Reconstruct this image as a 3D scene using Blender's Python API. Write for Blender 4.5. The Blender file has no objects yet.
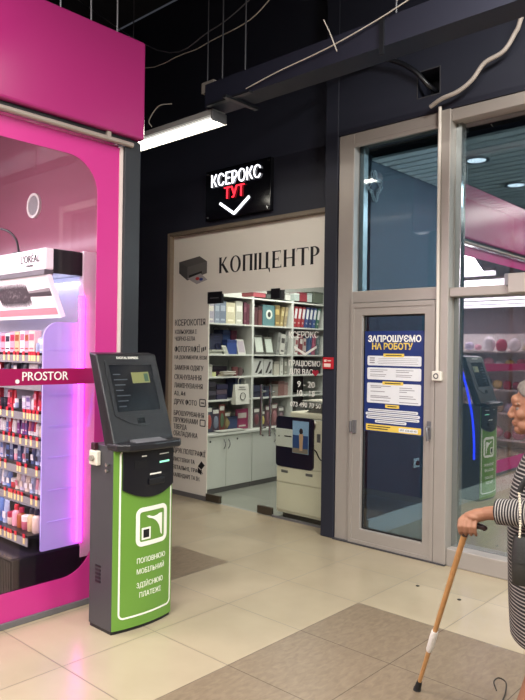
import bpy, bmesh, math, random
from mathutils import Vector, Matrix
random.seed(7)
scene = bpy.context.scene
COL = scene.collection
PI = math.pi
H = 1.63                                     # eye height of the photographer
F_PX = 669.0
CAM = ((0.74057, 0.67183, 0.013993), (0.00907, 0.010828, -0.9999), (-0.671917, 0.740624, 0.001926))  # right, down, forward

# ------------------------------------------------------------------ helpers
def lin(h):
    h = h.lstrip('#')
    c = [int(h[i:i+2], 16)/255 for i in (0, 2, 4)]
    return tuple(v/12.92 if v <= .04045 else ((v+.055)/1.055)**2.4 for v in c)

MATS = {}
def mat(name, hexc, rough=.5, metal=0., emit=0., noise=.06, scale=14., spec=.5, coat=0., bump=0., trans=0., emit_hex=None):
    if name in MATS: return MATS[name]
    m = bpy.data.materials.new(name); m.use_nodes = True
    nt = m.node_tree; b = nt.nodes['Principled BSDF']
    c = lin(hexc)
    tc = nt.nodes.new('ShaderNodeTexCoord'); nz = nt.nodes.new('ShaderNodeTexNoise')
    nz.inputs['Scale'].default_value = scale; nz.inputs['Detail'].default_value = 3
    nt.links.new(tc.outputs['Object'], nz.inputs['Vector'])
    mx = nt.nodes.new('ShaderNodeMix'); mx.data_type = 'RGBA'
    mx.inputs['A'].default_value = tuple(v*(1-noise) for v in c)+(1,)
    mx.inputs['B'].default_value = tuple(min(1, v*(1+noise)) for v in c)+(1,)
    nt.links.new(nz.outputs['Fac'], mx.inputs['Factor'])
    nt.links.new(mx.outputs['Result'], b.inputs['Base Color'])
    b.inputs['Roughness'].default_value = rough; b.inputs['Metallic'].default_value = metal
    b.inputs['Specular IOR Level'].default_value = spec
    if coat: b.inputs['Coat Weight'].default_value = coat; b.inputs['Coat Roughness'].default_value = .08
    if trans: b.inputs['Transmission Weight'].default_value = trans
    if emit:
        b.inputs['Emission Color'].default_value = lin(emit_hex or hexc)+(1,); b.inputs['Emission Strength'].default_value = emit
    if bump:
        bp = nt.nodes.new('ShaderNodeBump'); bp.inputs['Strength'].default_value = bump; bp.inputs['Distance'].default_value = .01
        nt.links.new(nz.outputs['Fac'], bp.inputs['Height']); nt.links.new(bp.outputs['Normal'], b.inputs['Normal'])
    MATS[name] = m
    return m

def hexmat(h, rough=.5, **k):
    return mat('paint_'+h.lstrip('#')+('_%d' % int(rough*100)), h, rough, **k)

def glass(name, refl, tint='ffffff', rough=0., rtint='ffffff'):
    if name in MATS: return MATS[name]
    m = bpy.data.materials.new(name); m.use_nodes = True; nt = m.node_tree
    nt.nodes.remove(nt.nodes['Principled BSDF']); out = nt.nodes['Material Output']
    t = nt.nodes.new('ShaderNodeBsdfTransparent'); t.inputs['Color'].default_value = lin(tint)+(1,)
    g = nt.nodes.new('ShaderNodeBsdfGlossy'); g.inputs['Roughness'].default_value = rough; g.inputs['Color'].default_value = lin(rtint)+(1,)
    fr = nt.nodes.new('ShaderNodeLayerWeight'); fr.inputs['Blend'].default_value = .5
    pw = nt.nodes.new('ShaderNodeMath'); pw.operation = 'POWER'; pw.inputs[1].default_value = 5; nt.links.new(fr.outputs['Facing'], pw.inputs[0])
    ad = nt.nodes.new('ShaderNodeMath'); ad.operation = 'MULTIPLY_ADD'; ad.use_clamp = True; ad.inputs[1].default_value = .8; ad.inputs[2].default_value = refl
    nt.links.new(pw.outputs[0], ad.inputs[0])
    x = nt.nodes.new('ShaderNodeMixShader'); nt.links.new(ad.outputs[0], x.inputs[0])
    nt.links.new(t.outputs[0], x.inputs[1]); nt.links.new(g.outputs[0], x.inputs[2]); nt.links.new(x.outputs[0], out.inputs['Surface'])
    MATS[name] = m
    return m

_fc = bpy.data.curves.new('type_setting', 'FONT')
_fo = bpy.data.objects.new('type_setting', _fc); COL.objects.link(_fo)
_cache = {}
def glyphs(body, bold, depth):
    key = (body, bold, depth)
    if key not in _cache:
        _fc.body = body; _fc.offset = bold; _fc.extrude = depth; _fc.resolution_u = 3
        dg = bpy.context.evaluated_depsgraph_get(); dg.update()
        me = bpy.data.meshes.new_from_object(_fo.evaluated_get(dg))
        _cache[key] = ([tuple(v.co) for v in me.vertices], [tuple(p.vertices) for p in me.polygons])
        bpy.data.meshes.remove(me)
    return _cache[key]

OFF = {}
class MB:
    def __init__(s): s.v = []; s.f = []; s.m = []; s.a = []; s.mi = 0; s.fn = None
    def mat(s, i): s.mi = i; return s
    def add(s, vs, fs, av=None):
        n = len(s.v)
        if s.fn: vs = [s.fn(p) for p in vs]
        s.v += [tuple(p) for p in vs]; s.a += list(av) if av else [0.]*len(vs)
        for f in fs: s.f.append(tuple(i+n for i in f)); s.m.append(s.mi)
        return s
    def fine(s, k): s.a = [v*k for v in s.a]; return s
    def box(s, x0, x1, y0, y1, z0, z1):
        return s.add([(x0,y0,z0),(x1,y0,z0),(x1,y1,z0),(x0,y1,z0),(x0,y0,z1),(x1,y0,z1),(x1,y1,z1),(x0,y1,z1)],
                     [(3,2,1,0),(4,5,6,7),(0,1,5,4),(1,2,6,5),(2,3,7,6),(3,0,4,7)])
    def obox(s, c, X, Y, Z):     # oriented box: centre and three half-axis vectors
        c, X, Y, Z = map(Vector, (c, X, Y, Z))
        vs = [c+X*i+Y*j+Z*k for k in (-1,1) for (i,j) in ((-1,-1),(1,-1),(1,1),(-1,1))]
        return s.add(vs, [(3,2,1,0),(4,5,6,7),(0,1,5,4),(1,2,6,5),(2,3,7,6),(3,0,4,7)])
    def prism(s, pts, vec):
        n = len(pts); vec = Vector(vec); p = [Vector(q) for q in pts]
        return s.add(p+[q+vec for q in p], [tuple(range(n))[::-1], tuple(range(n, 2*n))]+[(i,(i+1)%n,n+(i+1)%n,n+i) for i in range(n)])
    def ring(s, outer, inner, vec):
        n = len(outer); vec = Vector(vec); o = [Vector(q) for q in outer]; i_ = [Vector(q) for q in inner]
        vs = o+i_+[q+vec for q in o]+[q+vec for q in i_]; fs = []
        for k in range(n):
            j = (k+1) % n
            fs += [(k,j,n+j,n+k), (2*n+k,3*n+k,3*n+j,2*n+j), (k,2*n+k,2*n+j,j), (n+k,n+j,3*n+j,3*n+k)]
        return s.add(vs, fs)
    def tube(s, pts, r, n=8, flat=1.):
        P = [Vector(p) for p in pts]; k = len(P); R = r if isinstance(r, (list, tuple)) else [r]*k
        u = None; vs = []; av = []; L = 0
        for i in range(k):
            t = (P[min(i+1,k-1)]-P[max(i-1,0)]).normalized()
            if u is None: u = t.orthogonal().normalized()
            u = (u-t*u.dot(t)).normalized(); w = t.cross(u)
            if i: L += (P[i]-P[i-1]).length
            for j in range(n):
                a = 2*PI*j/n; vs.append(P[i]+u*math.cos(a)*R[i]+w*math.sin(a)*R[i]*flat); av.append(L)
        fs = [(i*n+j, i*n+(j+1)%n, (i+1)*n+(j+1)%n, (i+1)*n+j) for i in range(k-1) for j in range(n)]
        fs += [tuple(range(n))[::-1], tuple(range((k-1)*n, k*n))]
        return s.add(vs, fs, av)
    def cyl(s, p0, p1, r, n=16, r1=None): return s.tube([p0, p1], [r, r if r1 is None else r1], n)
    def lathe(s, prof, base, n=14):
        b = Vector(base)
        vs = [b+Vector((r*math.cos(2*PI*j/n), r*math.sin(2*PI*j/n), h)) for r, h in prof for j in range(n)]
        k = len(prof)
        fs = [(i*n+j, i*n+(j+1)%n, (i+1)*n+(j+1)%n, (i+1)*n+j) for i in range(k-1) for j in range(n)]
        fs += [tuple(range(n))[::-1], tuple(range((k-1)*n, k*n))]
        return s.add(vs, fs)
    def loft(s, rings, av=None, cap=True):
        n = len(rings[0]); k = len(rings)
        vs = [p for r in rings for p in r]
        a = [v for v in av for _ in range(n)] if av else None
        fs = [(i*n+j, i*n+(j+1)%n, (i+1)*n+(j+1)%n, (i+1)*n+j) for i in range(k-1) for j in range(n)]
        if cap: fs += [tuple(range(n))[::-1], tuple(range((k-1)*n, k*n))]
        return s.add(vs, fs, a)
    def ball(s, c, rx, ry=None, rz=None, nu=16, nv=10, rot=None):
        ry = ry or rx; rz = rz or rx; c = Vector(c); rot = rot or Matrix.Identity(3)
        rings = []
        for i in range(nv+1):
            t = -PI/2+PI*i/nv; t = max(-PI/2+.02, min(PI/2-.02, t))
            rings.append([c+rot@Vector((rx*math.cos(t)*math.cos(2*PI*j/nu), ry*math.cos(t)*math.sin(2*PI*j/nu), rz*math.sin(t))) for j in range(nu)])
        return s.loft(rings)
    def text(s, body, o, R, U, h, width=None, align='L', bold=0., depth=.0015, maxw=None):
        vs, fs = glyphs(body, bold, .02)
        xs = [p[0] for p in vs]; x0, x1 = min(xs), max(xs); sc = h/.7; sx = sc
        if width: sx = width/(x1-x0)
        w = (x1-x0)*sx
        sh = {'L': 0, 'C': -w/2, 'R': -w}[align]
        R, U, o = Vector(R), Vector(U), Vector(o); N = R.cross(U)
        return s.add([o+R*((p[0]-x0)*sx+sh)+U*(p[1]*sc)+N*(p[2]/.02*depth+depth) for p in vs], fs)
    def build(s, name, mats, parent=None, bevel=0., smooth=None, kind=None, label=None, loc=None, seg=2):
        if not isinstance(mats, (list, tuple)): mats = [mats]
        if parent is not None: off = OFF[parent.name]
        elif loc is not None: off = Vector(loc)
        else:
            xs, ys, zs = zip(*s.v); off = Vector(((min(xs)+max(xs))/2, (min(ys)+max(ys))/2, min(zs)))
        me = bpy.data.meshes.new(name)
        me.from_pydata([Vector(p)-off for p in s.v], [], s.f)
        for m in mats: me.materials.append(m)
        me.polygons.foreach_set('material_index', s.m)
        bm = bmesh.new(); bm.from_mesh(me); bmesh.ops.recalc_face_normals(bm, faces=bm.faces); bm.to_mesh(me); bm.free()
        if any(s.a):
            at = me.attributes.new('stripe', 'FLOAT', 'POINT'); at.data.foreach_set('value', s.a)
        if smooth is not None:
            me.shade_smooth(); me.set_sharp_from_angle(angle=math.radians(smooth))
        o = bpy.data.objects.new(name, me); COL.objects.link(o)
        if parent is not None: o.parent = parent
        else: o.location = off
        OFF[o.name] = off
        if bevel:
            b = o.modifiers.new('bevel', 'BEVEL'); b.width = bevel; b.segments = seg; b.limit_method = 'ANGLE'; b.angle_limit = .7
        if kind: o['kind'] = kind
        if label: o['label'] = label
        return o

def thing(name, label, cat, loc, group=None):
    o = bpy.data.objects.new(name, None); COL.objects.link(o); o.location = loc; o.empty_display_size = .05
    OFF[o.name] = Vector(loc); tag(o, label, cat, group)
    return o
def tag(o, label, cat, group=None):
    o['label'] = label; o['category'] = cat
    if group: o['group'] = group
    return o
def struct_root(name, loc=(0, 0, 0)):
    o = bpy.data.objects.new(name, None); COL.objects.link(o); o.location = loc; OFF[o.name] = Vector(loc); o['kind'] = 'structure'
    return o
def B(*a): return MB().box(*a)
def bez(p, n=24):            # Catmull-Rom through points
    P = [Vector(q) for q in p]; P = [P[0]*2-P[1]]+P+[P[-1]*2-P[-2]]; out = []
    m = max(2, n//(len(P)-3))
    for i in range(1, len(P)-2):
        for k in range(m):
            t = k/m; a, b, c, d = P[i-1:i+3]
            out.append(.5*((2*b)+(c-a)*t+(2*a-5*b+4*c-d)*t*t+(3*b-a-3*c+d)*t**3))
    return out+[P[-2]]
def rrect(u0, u1, v0, v1, r, n=6):     # rounded rectangle, counter-clockwise 2D points
    r = r if isinstance(r, (list, tuple)) else [r]*4
    out = []
    for (cx, cy, rr, a0) in ((u1-r[0], v1-r[0], r[0], 0), (u0+r[1], v1-r[1], r[1], 90), (u0+r[2], v0+r[2], r[2], 180), (u1-r[3], v0+r[3], r[3], 270)):
        for k in range(n+1):
            a = math.radians(a0+90*k/n); out.append((cx+rr*math.cos(a), cy+rr*math.sin(a)))
    return out
ORD = ['first','second','third','fourth','fifth','sixth','seventh','eighth','ninth','tenth','eleventh','twelfth','thirteenth','fourteenth','fifteenth','sixteenth','seventeenth','eighteenth','nineteenth','twentieth','twenty-first','twenty-second']

# ------------------------------------------------------------------ materials
M_navy = mat('navy_wall_paint', '1c1f2d', .6, noise=.12, scale=2.2)
M_ceil = mat('dark_ceiling_paint', '1c1e28', .8, noise=.2, scale=1.5)
M_alu = mat('painted_aluminium', 'a19a94', .42, metal=.25, noise=.05, scale=6)
M_pink = mat('glossy_pink_panel', 'a22b6d', .22, noise=.03, scale=1.5)
M_film = mat('pink_vinyl_film', 'c23184', .3, noise=.02, scale=2)
M_strip = mat('raspberry_vinyl', '97124f', .35, noise=.02)
M_white = mat('white_lacquer', 'e4e2dd', .35, noise=.03)
M_cream = mat('white_window_film', 'e9e4da', .5, noise=.03, scale=3)
M_black = mat('black_plastic', '15161b', .35)
M_letter = mat('black_vinyl_letters', '14141a', .5)
M_lwhite = mat('white_vinyl_letters', 'f2f0ea', .5)
M_dgrey = mat('dark_grey_metal', '46464b', .4, metal=.3)
M_mgrey = mat('grey_metal', '77767a', .38, metal=.4)
M_chrome = mat('brushed_steel', 'b9bbbd', .22, metal=1.)
M_rubber = mat('black_rubber', '111113', .7)
M_slate = mat('grey_blue_wall_paint', '404c58', .6, noise=.08, scale=3)
M_cab = mat('white_cabinet_board', 'cfd1cc', .4, noise=.03)
M_copier = mat('cream_copier_plastic', 'ded7c5', .45, noise=.03)
M_copierblue = mat('dark_blue_copier_plastic', '14182c', .3)

def floor_material():
    m = bpy.data.materials.new('beige_and_brown_floor_tiles'); m.use_nodes = True
    nt = m.node_tree; b = nt.nodes['Principled BSDF']; L = nt.links.new
    def math_(op, a, c=None, clamp=False):
        n = nt.nodes.new('ShaderNodeMath'); n.operation = op; n.use_clamp = clamp
        for i, v in enumerate((a, c)):
            if v is None: continue
            if isinstance(v, (int, float)): n.inputs[i].default_value = v
            else: L(v, n.inputs[i])
        return n.outputs[0]
    def mix(f, a, c):
        n = nt.nodes.new('ShaderNodeMix'); n.data_type = 'RGBA'
        L(f, n.inputs['Factor'])
        for k, v in (('A', a), ('B', c)):
            if isinstance(v, tuple): n.inputs[k].default_value = v+(1,)
            else: L(v, n.inputs[k])
        return n.outputs['Result']
    g = nt.nodes.new('ShaderNodeNewGeometry'); sp = nt.nodes.new('ShaderNodeSeparateXYZ'); L(g.outputs['Position'], sp.inputs[0])
    x, y = sp.outputs[0], sp.outputs[1]
    u = math_('DIVIDE', math_('ADD', x, 2.45), .6); v = math_('DIVIDE', math_('SUBTRACT', y, 3.667), .6)
    line = math_('LESS_THAN', math_('MINIMUM', math_('PINGPONG', u, .5), math_('PINGPONG', v, .5)), .0042)
    def band(a, lo, hi): return math_('MULTIPLY', math_('GREATER_THAN', a, lo), math_('LESS_THAN', a, hi))
    brown = math_('MAXIMUM', math_('MULTIPLY', band(x, -2.45, 3.55), band(y, -4.133, 3.667)), math_('MULTIPLY', band(x, -4.25, -3.65), band(y, 3.067, 3.667)))
    grey = math_('MULTIPLY', math_('LESS_THAN', x, -3.4), math_('GREATER_THAN', y, 4.98))
    cb = nt.nodes.new('ShaderNodeCombineXYZ'); L(math_('FLOOR', u), cb.inputs[0]); L(math_('FLOOR', v), cb.inputs[1])
    wn = nt.nodes.new('ShaderNodeTexWhiteNoise'); wn.noise_dimensions = '2D'; L(cb.outputs[0], wn.inputs['Vector'])
    nz = nt.nodes.new('ShaderNodeTexNoise'); nz.inputs['Scale'].default_value = 3.; nz.inputs['Detail'].default_value = 5; L(g.outputs['Position'], nz.inputs['Vector'])
    n2 = nt.nodes.new('ShaderNodeTexNoise'); n2.inputs['Scale'].default_value = 38.; n2.inputs['Detail'].default_value = 4; n2.inputs['Distortion'].default_value = .6
    mp = nt.nodes.new('ShaderNodeMapping'); mp.inputs['Scale'].default_value = (1, .45, 1); mp.inputs['Rotation'].default_value = (0, 0, .5)
    L(g.outputs['Position'], mp.inputs[0]); L(mp.outputs[0], n2.inputs['Vector'])
    f1 = math_('ADD', math_('MULTIPLY', nz.outputs['Fac'], .75), math_('MULTIPLY', wn.outputs['Value'], .3), True)
    beige = mix(f1, lin('988b74'), lin('b1a48b'))
    bf = math_('ADD', math_('MULTIPLY', math_('SUBTRACT', n2.outputs['Fac'], .5), 1.6), .5, True)
    brn = mix(bf, lin('6c5d4c'), lin('8a7a65'))
    gry = mix(f1, lin('7e8078'), lin('92948c'))
    c = mix(grey, mix(brown, beige, brn), gry)
    c = mix(math_('MULTIPLY', line, .75), c, lin('4a4037'))
    L(c, b.inputs['Base Color'])
    rr = math_('ADD', math_('MULTIPLY', nz.outputs['Fac'], .12), math_('ADD', math_('MULTIPLY', brown, .14), .16))
    L(math_('ADD', rr, math_('MULTIPLY', line, .3)), b.inputs['Roughness'])
    b.inputs['Specular IOR Level'].default_value = .5
    return m
M_floor = floor_material()

def slat_material():
    m = mat('ribbed_metal_ceiling', 'd3dadc', .45, metal=.1); return m

# ------------------------------------------------------------------ the setting
B(-12.2, 6.2, -9.2, 10.2, -.12, 0).build('floor', M_floor, kind='structure', loc=(0, 0, 0))
B(-12.2, 6.2, -9.2, 4.9, 5.6, 5.75).build('ceiling', M_ceil, kind='structure')
B(6.0, 6.15, -9.2, 4.7, 0, 5.6).build('wall_right', M_navy, kind='structure')
B(-3.4, 6.0, -9.2, -9.05, 0, 5.6).build('wall_front', mat('far_hall_wall', '6a6259', .6), kind='structure')
# back wall above and beside the copy centre, the pillar, the wall above the door
w = MB().box(-9.2, -3.60, 4.93, 5.0, 2.955, 5.6).box(-9.2, -5.945, 4.93, 5.0, 0, 2.955)
w.build('wall_back', M_navy, kind='structure')
B(-3.60, -3.462, 4.765, 5.0, 0, 5.6).build('wall_pillar', M_navy, kind='structure', bevel=.006)
# wall above the door with a real square hole in it
hx0, hx1, hz0, hz1 = -2.69, -2.50, 3.665, 3.87
wd = MB().box(-3.462, hx0, 4.77, 5.0, 3.52, 5.6).box(hx1, 6.0, 4.77, 5.0, 3.52, 5.6).box(hx0, hx1, 4.77, 5.0, 3.52, hz0).box(hx0, hx1, 4.77, 5.0, hz1, 5.6)
wd.build('wall_above_door', M_navy, kind='structure')
B(.62, 6.0, 4.77, 5.0, 0, 3.52).build('wall_beside_windows', M_navy, kind='structure')
# copy shop room
MB().box(-6.1, -6.0, 5.0, 8.1, 0, 3.05).build('wall_copy_shop_left', M_cab, kind='structure')
B(-6.1, -3.27, 8.1, 8.2, 0, 3.6).build('wall_copy_shop_back', M_cab, kind='structure')
B(-3.5, -3.27, 5.0, 10.0, 0, 3.4).build('wall_vestibule_left', M_slate, kind='structure')
B(-6.1, -3.5, 5.0, 8.1, 3.05, 3.12).build('ceiling_copy_shop', M_cab, kind='structure')
# vestibule behind the door
B(-3.27, 6.0, 9.9, 10.0, 0, 3.4).build('wall_vestibule_back', mat('vestibule_back_wall', '39485a', .6), kind='structure')
B(-3.27, -3.25, 5.0, 9.9, 0, .16).build('baseboard_vestibule', mat('white_baseboard', 'c8c8c2', .4), kind='structure', bevel=.004)
s = MB()
yy = 4.98
while yy < 9.85:
    s.box(-3.25, 6.0, yy, yy+.105, 3.318, 3.338); yy += .135
s.mat(1).box(-3.27, 6.0, 4.97, 9.9, 3.375, 3.42)
s.build('ceiling_vestibule', [slat_material(), mat('dark_ceiling_void', '20262a', .8)], kind='structure')
def downlight(x, y, label):
    t = thing('downlight', label, 'ceiling light', (x, y, 3.30), 'downlights in the slatted ceiling')
    MB().ring([(x+.11*math.cos(a*PI/12), y+.11*math.sin(a*PI/12), 3.303) for a in range(24)], [(x+.08*math.cos(a*PI/12), y+.08*math.sin(a*PI/12), 3.303) for a in range(24)], (0, 0, .014)).build('rim', M_chrome, t)
    MB().cyl((x, y, 3.308), (x, y, 3.317), .08, 20).build('lamp', mat('downlight_glow', 'f2f4ff', .4, emit=5.), t)
downlight(-2.53, 5.51, 'round downlight in the slatted vestibule ceiling, the one closer to the entrance')
downlight(-2.60, 6.56, 'round downlight in the slatted vestibule ceiling, the one farther inside')

# ------------------------------------------------------------------ cosmetics shop front
XG = -3.70
fas = MB().box(-3.96, -3.62, -7.5, 2.786, 3.035, 3.692).build('fascia_panel', M_pink, bevel=.018, seg=3)
tag(fas, 'glossy pink fascia box hung above the cosmetics shop window', 'fascia')
def shop_window(name, ya, yb, oa, ob):
    t = struct_root(name, (XG, (ya+yb)/2, 0))
    B(XG-.012, XG-.004, ya, yb, .03, 2.975).build('glass', glass('shop_glass', .045, 'f6eef2'), t)
    inn = rrect(oa, ob, .205, 2.845, .22, 8)
    c = ((oa+ob)/2, 1.5)
    out = []
    for (u, v) in inn:
        out.append((u, v))
    # outer loop: the same number of points pushed to the outer rectangle
    n = len(inn)//4; o2 = []
    corners = [(yb, 2.965), (ya, 2.965), (ya, .035), (yb, .035)]
    for q in range(4):
        ux = [p for p in inn[q*n:(q+1)*n]]
        for k, (u, v) in enumerate(ux):
            cu, cv = corners[q]; f = k/(n-1)
            first, last = ((cu, v), (u, cv)) if q in (0, 2) else ((u, cv), (cu, v))
            o2.append(first if f < .34 else ((cu, cv) if f < .67 else last))
    MB().ring([(XG, u, v) for u, v in o2], [(XG, u, v) for u, v in inn], (.003, 0, 0)).build('pink_film', M_film, t)
    return t
w1 = shop_window('window_1', -.40, 2.635, -.24, 2.472)
w2 = shop_window('window_2', -3.46, -.42, -3.30, -.58)
# raspberry strip with the shop name on the first window
B(XG+.004, XG+.007, -.40, 2.62, 1.409, 1.507).build('name_strip', M_strip, w1, label='raspberry strip carrying the shop name in white')
MB().text('PROSTOR', (XG+.0075, 1.968, 1.437), (0, 1, 0), (0, 0, 1), .052, width=.305, bold=.004).build('lettering', M_lwhite, w1, label='white shop name letters')
MB().cyl((XG+.0075, 1.938, 1.432), (XG+.010, 1.938, 1.432), .0125, 16).build('lettering_dot', M_lwhite, w1)
B(XG+.004, XG+.007, -3.46, -.42, 1.409, 1.507).build('name_strip', M_strip, w2)
MB().text('PROSTOR', (XG+.0075, -2.2, 1.437), (0, 1, 0), (0, 0, 1), .052, width=.305, bold=.004).build('lettering', M_lwhite, w2)
B(XG-.01, XG+.012, 2.636, 2.66, .03, 2.975).build('trim_1', mat('pale_edge_strip', 'd9c9c6', .5), kind='structure')
B(XG-.05, XG+.03, 2.662, 2.790, 0, 3.03).build('trim_2', mat('charcoal_post', '2a2c31', .45), kind='structure', bevel=.004)
B(XG-.03, XG+.018, -7.5, 2.66, 0, .036).build('baseboard_left', M_mgrey, kind='structure', bevel=.004)
MB().cyl((-3.655, -7.5, 2.992), (-3.655, 2.71, 2.992), .017, 12).box(-3.69, -3.655, -7.4, -7.36, 2.985, 3.035).box(-3.69, -3.64, 2.5, 2.53, 2.985, 3.035).build('trim_3', mat('beige_rail', 'aa9c94', .35, metal=.3), kind='structure', smooth=40)
B(-3.75, -3.66, -7.5, 2.70, 3.005, 3.034).build('trim_gap_shade', M_black, kind='structure')  # black strip in place of the shaded gap under the fascia
# shop interior shell
M_rose = mat('rose_gloss_wall', '94586b', .16, noise=.05, scale=1.2, coat=.3)
MB().box(-12, -3.755, 2.70, 2.79, 0, 3.0).box(-12, -3.97, 2.70, 2.79, 3.0, 3.7).build('wall_shop_back', M_rose, kind='structure')
B(-12.1, -12, -9.05, 2.79, 0, 3.7).build('wall_shop_far', mat('pale_shop_wall', 'cdbfc4', .5), kind='structure')
B(-12.1, -3.97, -9.05, 2.79, 3.7, 3.75).build('ceiling_shop', mat('grey_shop_ceiling', '7b737a', .7), kind='structure')
B(-12, -3.74, -9.15, -9.05, 0, 3.7).build('wall_shop_front', mat('shop_front_wall', 'b9a7ad', .5), kind='structure')
for k in range(8):
    y = .9-1.15*k
    t = thing('linear_lamp', 'long white tube lamp on the shop ceiling, %s row from the window corner' % ORD[k], 'ceiling light', (-7.6, y, 2.9), 'tube lamp rows in the cosmetics shop')
    B(-11.2, -4.3, y-.05, y+.05, 2.925, 2.97).build('housing', M_white, t)
    B(-11.2, -4.3, y-.05, y+.05, 2.86, 2.925).build('tube', mat('tube_glow', 'f4f6ff', .4, emit=7.), t)
    for x in (-10.5, -5.0): MB().cyl((x, y, 2.97), (x, y, 3.7), .006, 6).build('hanger', M_mgrey, t)
# round speaker on the rose wall
t = thing('wall_speaker', 'round grey speaker with white rim on the rose wall above the display stand', 'speaker', (-4.90, 2.69, 2.67))
def disc_y(cx, y, cz, r, n=28): return [(cx+r*math.cos(2*PI*k/n), y, cz+r*math.sin(2*PI*k/n)) for k in range(n)]
MB().ring(disc_y(-4.90, 2.70, 2.755, .098), disc_y(-4.90, 2.70, 2.755, .078), (0, -.02, 0)).build('rim', M_white, t)
MB().prism(disc_y(-4.90, 2.70, 2.755, .078), (0, -.012, 0)).build('grille', mat('grey_speaker_cloth', '8d8a8c', .7), t)

# ------------------------------------------------------------------ cosmetics display stand
XE = -3.87
XL = -5.1
st = thing('display_stand', 'lit cosmetics display stand with black shelves and white brush picture header', 'display stand', (-4.48, 2.25, 0))
b = MB().box(XL, -3.852, 2.01, 2.50, .03, .332)
for k in range(60):
    x = XL+.01+k*.0205
    if x < -3.87: b.box(x, x+.011, 2.0, 2.012, .05, .32)
b.build('base', mat('black_gloss_base', '17151f', .2), st, bevel=.003)
B(XL, -3.86, 2.0, 2.50, .332, .342).build('base_top', mat('dark_violet_base_top', '2b2735', .15), st)
B(XL, XE-.03, 2.52, 2.56, .33, 2.27).build('back_panel', mat('pale_back_panel', 'd6d8ea', .3), st)
B(-3.905, -3.85, 2.475, 2.60, .25, 2.275).build('end_post', mat('white_end_post', 'e9dfe6', .3), st, bevel=.004)
sp = rrect(2.195, 2.47, .345, 1.80, [.01, .11, .01, .01], 8)
m_ac = mat('frosted_lilac_acrylic', 'bcb6f2', .4, noise=.16, scale=6, emit=.27, emit_hex='9a94ff')
MB().prism([(-3.868, u, v) for u, v in sp], (.012, 0, 0)).build('side_panel', m_ac, st)
for z in (.52, .72, .93, 1.13, 1.33, 1.62): B(-3.857, -3.852, 2.24, 2.46, z, z+.006).build('panel_ridge', m_ac, st)
B(-3.858, -3.828, 2.446, 2.474, .36, 1.98).build('led_strip', mat('pink_led_glow', 'ff9cf0', .4, emit=11., emit_hex='ff28e0'), st, label='glowing pink light strip')
B(-5.0, -3.90, 2.46, 2.475, 2.055, 2.075).build('light_tube', mat('cool_shelf_light', 'eaf1ff', .4, emit=9., emit_hex='cfe0ff'), st, label='cool white light tube under the header')
shelf_z = [1.600, 1.425, 1.225, 1.055, .870, .680, .455]
shelf_word = ['top', 'second', 'third', 'fourth', 'fifth', 'sixth', 'lowest']
M_rail = mat('grey_price_rail', '8f9094', .4); M_red = mat('red_price_tag', 'd3283c', .45); M_yel = mat('pale_yellow_price_tag', 'efe2a0', .5)
for i, z in enumerate(shelf_z):
    yf = 2.20 if i < 6 else 2.12
    sh = B(XL, XE-.005, yf, 2.52, z-.018, z).build('shelf', M_black, st)
    B(XL, XE-.005, yf-.006, yf, z-.066, z-.016).build('price_rail', M_rail, sh)
    if i == 1: continue
    x = XE-.03; k = 0
    while x > -4.6:
        wdt = .026
        if random.random() < .72 or k == 0:
            B(x-wdt, x, yf-.010, yf-.006, z-.016, z+.008).build('price_tag', M_red, sh)
            B(x-wdt+.002, x-.002, yf-.009, yf-.006, z-.054, z-.016).build('price_tag', M_yel, sh)
        x -= wdt+random.choice((.006, .02, .034, .05)); k += 1
# header with the brand lettering
hd = B(XL, -3.862, 2.205, 2.262, 2.132, 2.268).build('header', mat('lit_white_header', 'f4f2f2', .35, emit=.30), st, bevel=.006)
MB().text("L'ORÉAL", (-4.175, 2.2045, 2.185), (1, 0, 0), (0, 0, 1), .05, width=.245).text('PARIS', (-4.055, 2.2045, 2.158), (1, 0, 0), (0, 0, 1), .014, width=.085, align='C').build('lettering', mat('grey_brand_letters', '101016', .5), hd)
B(XL, -3.864, 2.262, 2.475, 2.11, 2.268).build('header_box', M_black, st, bevel=.004)
B(XL, -3.862, 2.195, 2.262, 2.096, 2.130).build('header_rail', M_mgrey, st, bevel=.004)
# sloping picture panel
pt0, pt1 = Vector((0, 2.212, 2.095)), Vector((0, 2.318, 1.828))
sl = (pt1-pt0); Ls = sl.length; sl.normalize(); pn = Vector((1, 0, 0)).cross(-sl)     # outward (towards -y)
def on_panel(x, d, h=0.): return Vector((x, 0, 0))+pt0+sl*d+pn*h
pp = MB().prism([on_panel(XL, 0), on_panel(-3.862, 0), on_panel(-3.862, Ls), on_panel(XL, Ls)], -pn*.035).build('picture_panel', mat('lit_picture_white', 'fbf9fa', .3, emit=.35), st)
M_brush = mat('grey_brush_print', '4d484d', .5); M_brush2 = mat('pale_grey_handle_print', '9d999b', .4)
q = MB(); cx, cd = -4.36, .118
q.prism([on_panel(cx+.215*math.copysign(abs(math.cos(a*PI/20))**.35, math.cos(a*PI/20)), cd+.050*math.copysign(abs(math.sin(a*PI/20))**.7, math.sin(a*PI/20)), .001) for a in range(40)], pn*.002)
for k in range(46):
    x = cx-.205+.41*k/45
    for sg in (-1, 1):
        e = .050*(1-((x-cx)/.25)**6)
        q.prism([on_panel(x-.0028, cd+sg*e*.9, .001), on_panel(x+.0028, cd+sg*e*.9, .001), on_panel(x+.004+random.uniform(-.003, .003), cd+sg*(e+.030+random.random()*.008), .001)], pn*.0015)
for k in range(70):
    a, r_ = random.random()*2*PI, random.random()
    x, d = cx+.20*r_*math.cos(a), cd+.042*r_*math.sin(a)
    q.mat(1).prism([on_panel(x, d, .0025), on_panel(x+.005, d+.002, .0025), on_panel(x+.007, d-.009, .0025)], pn*.001)
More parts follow.
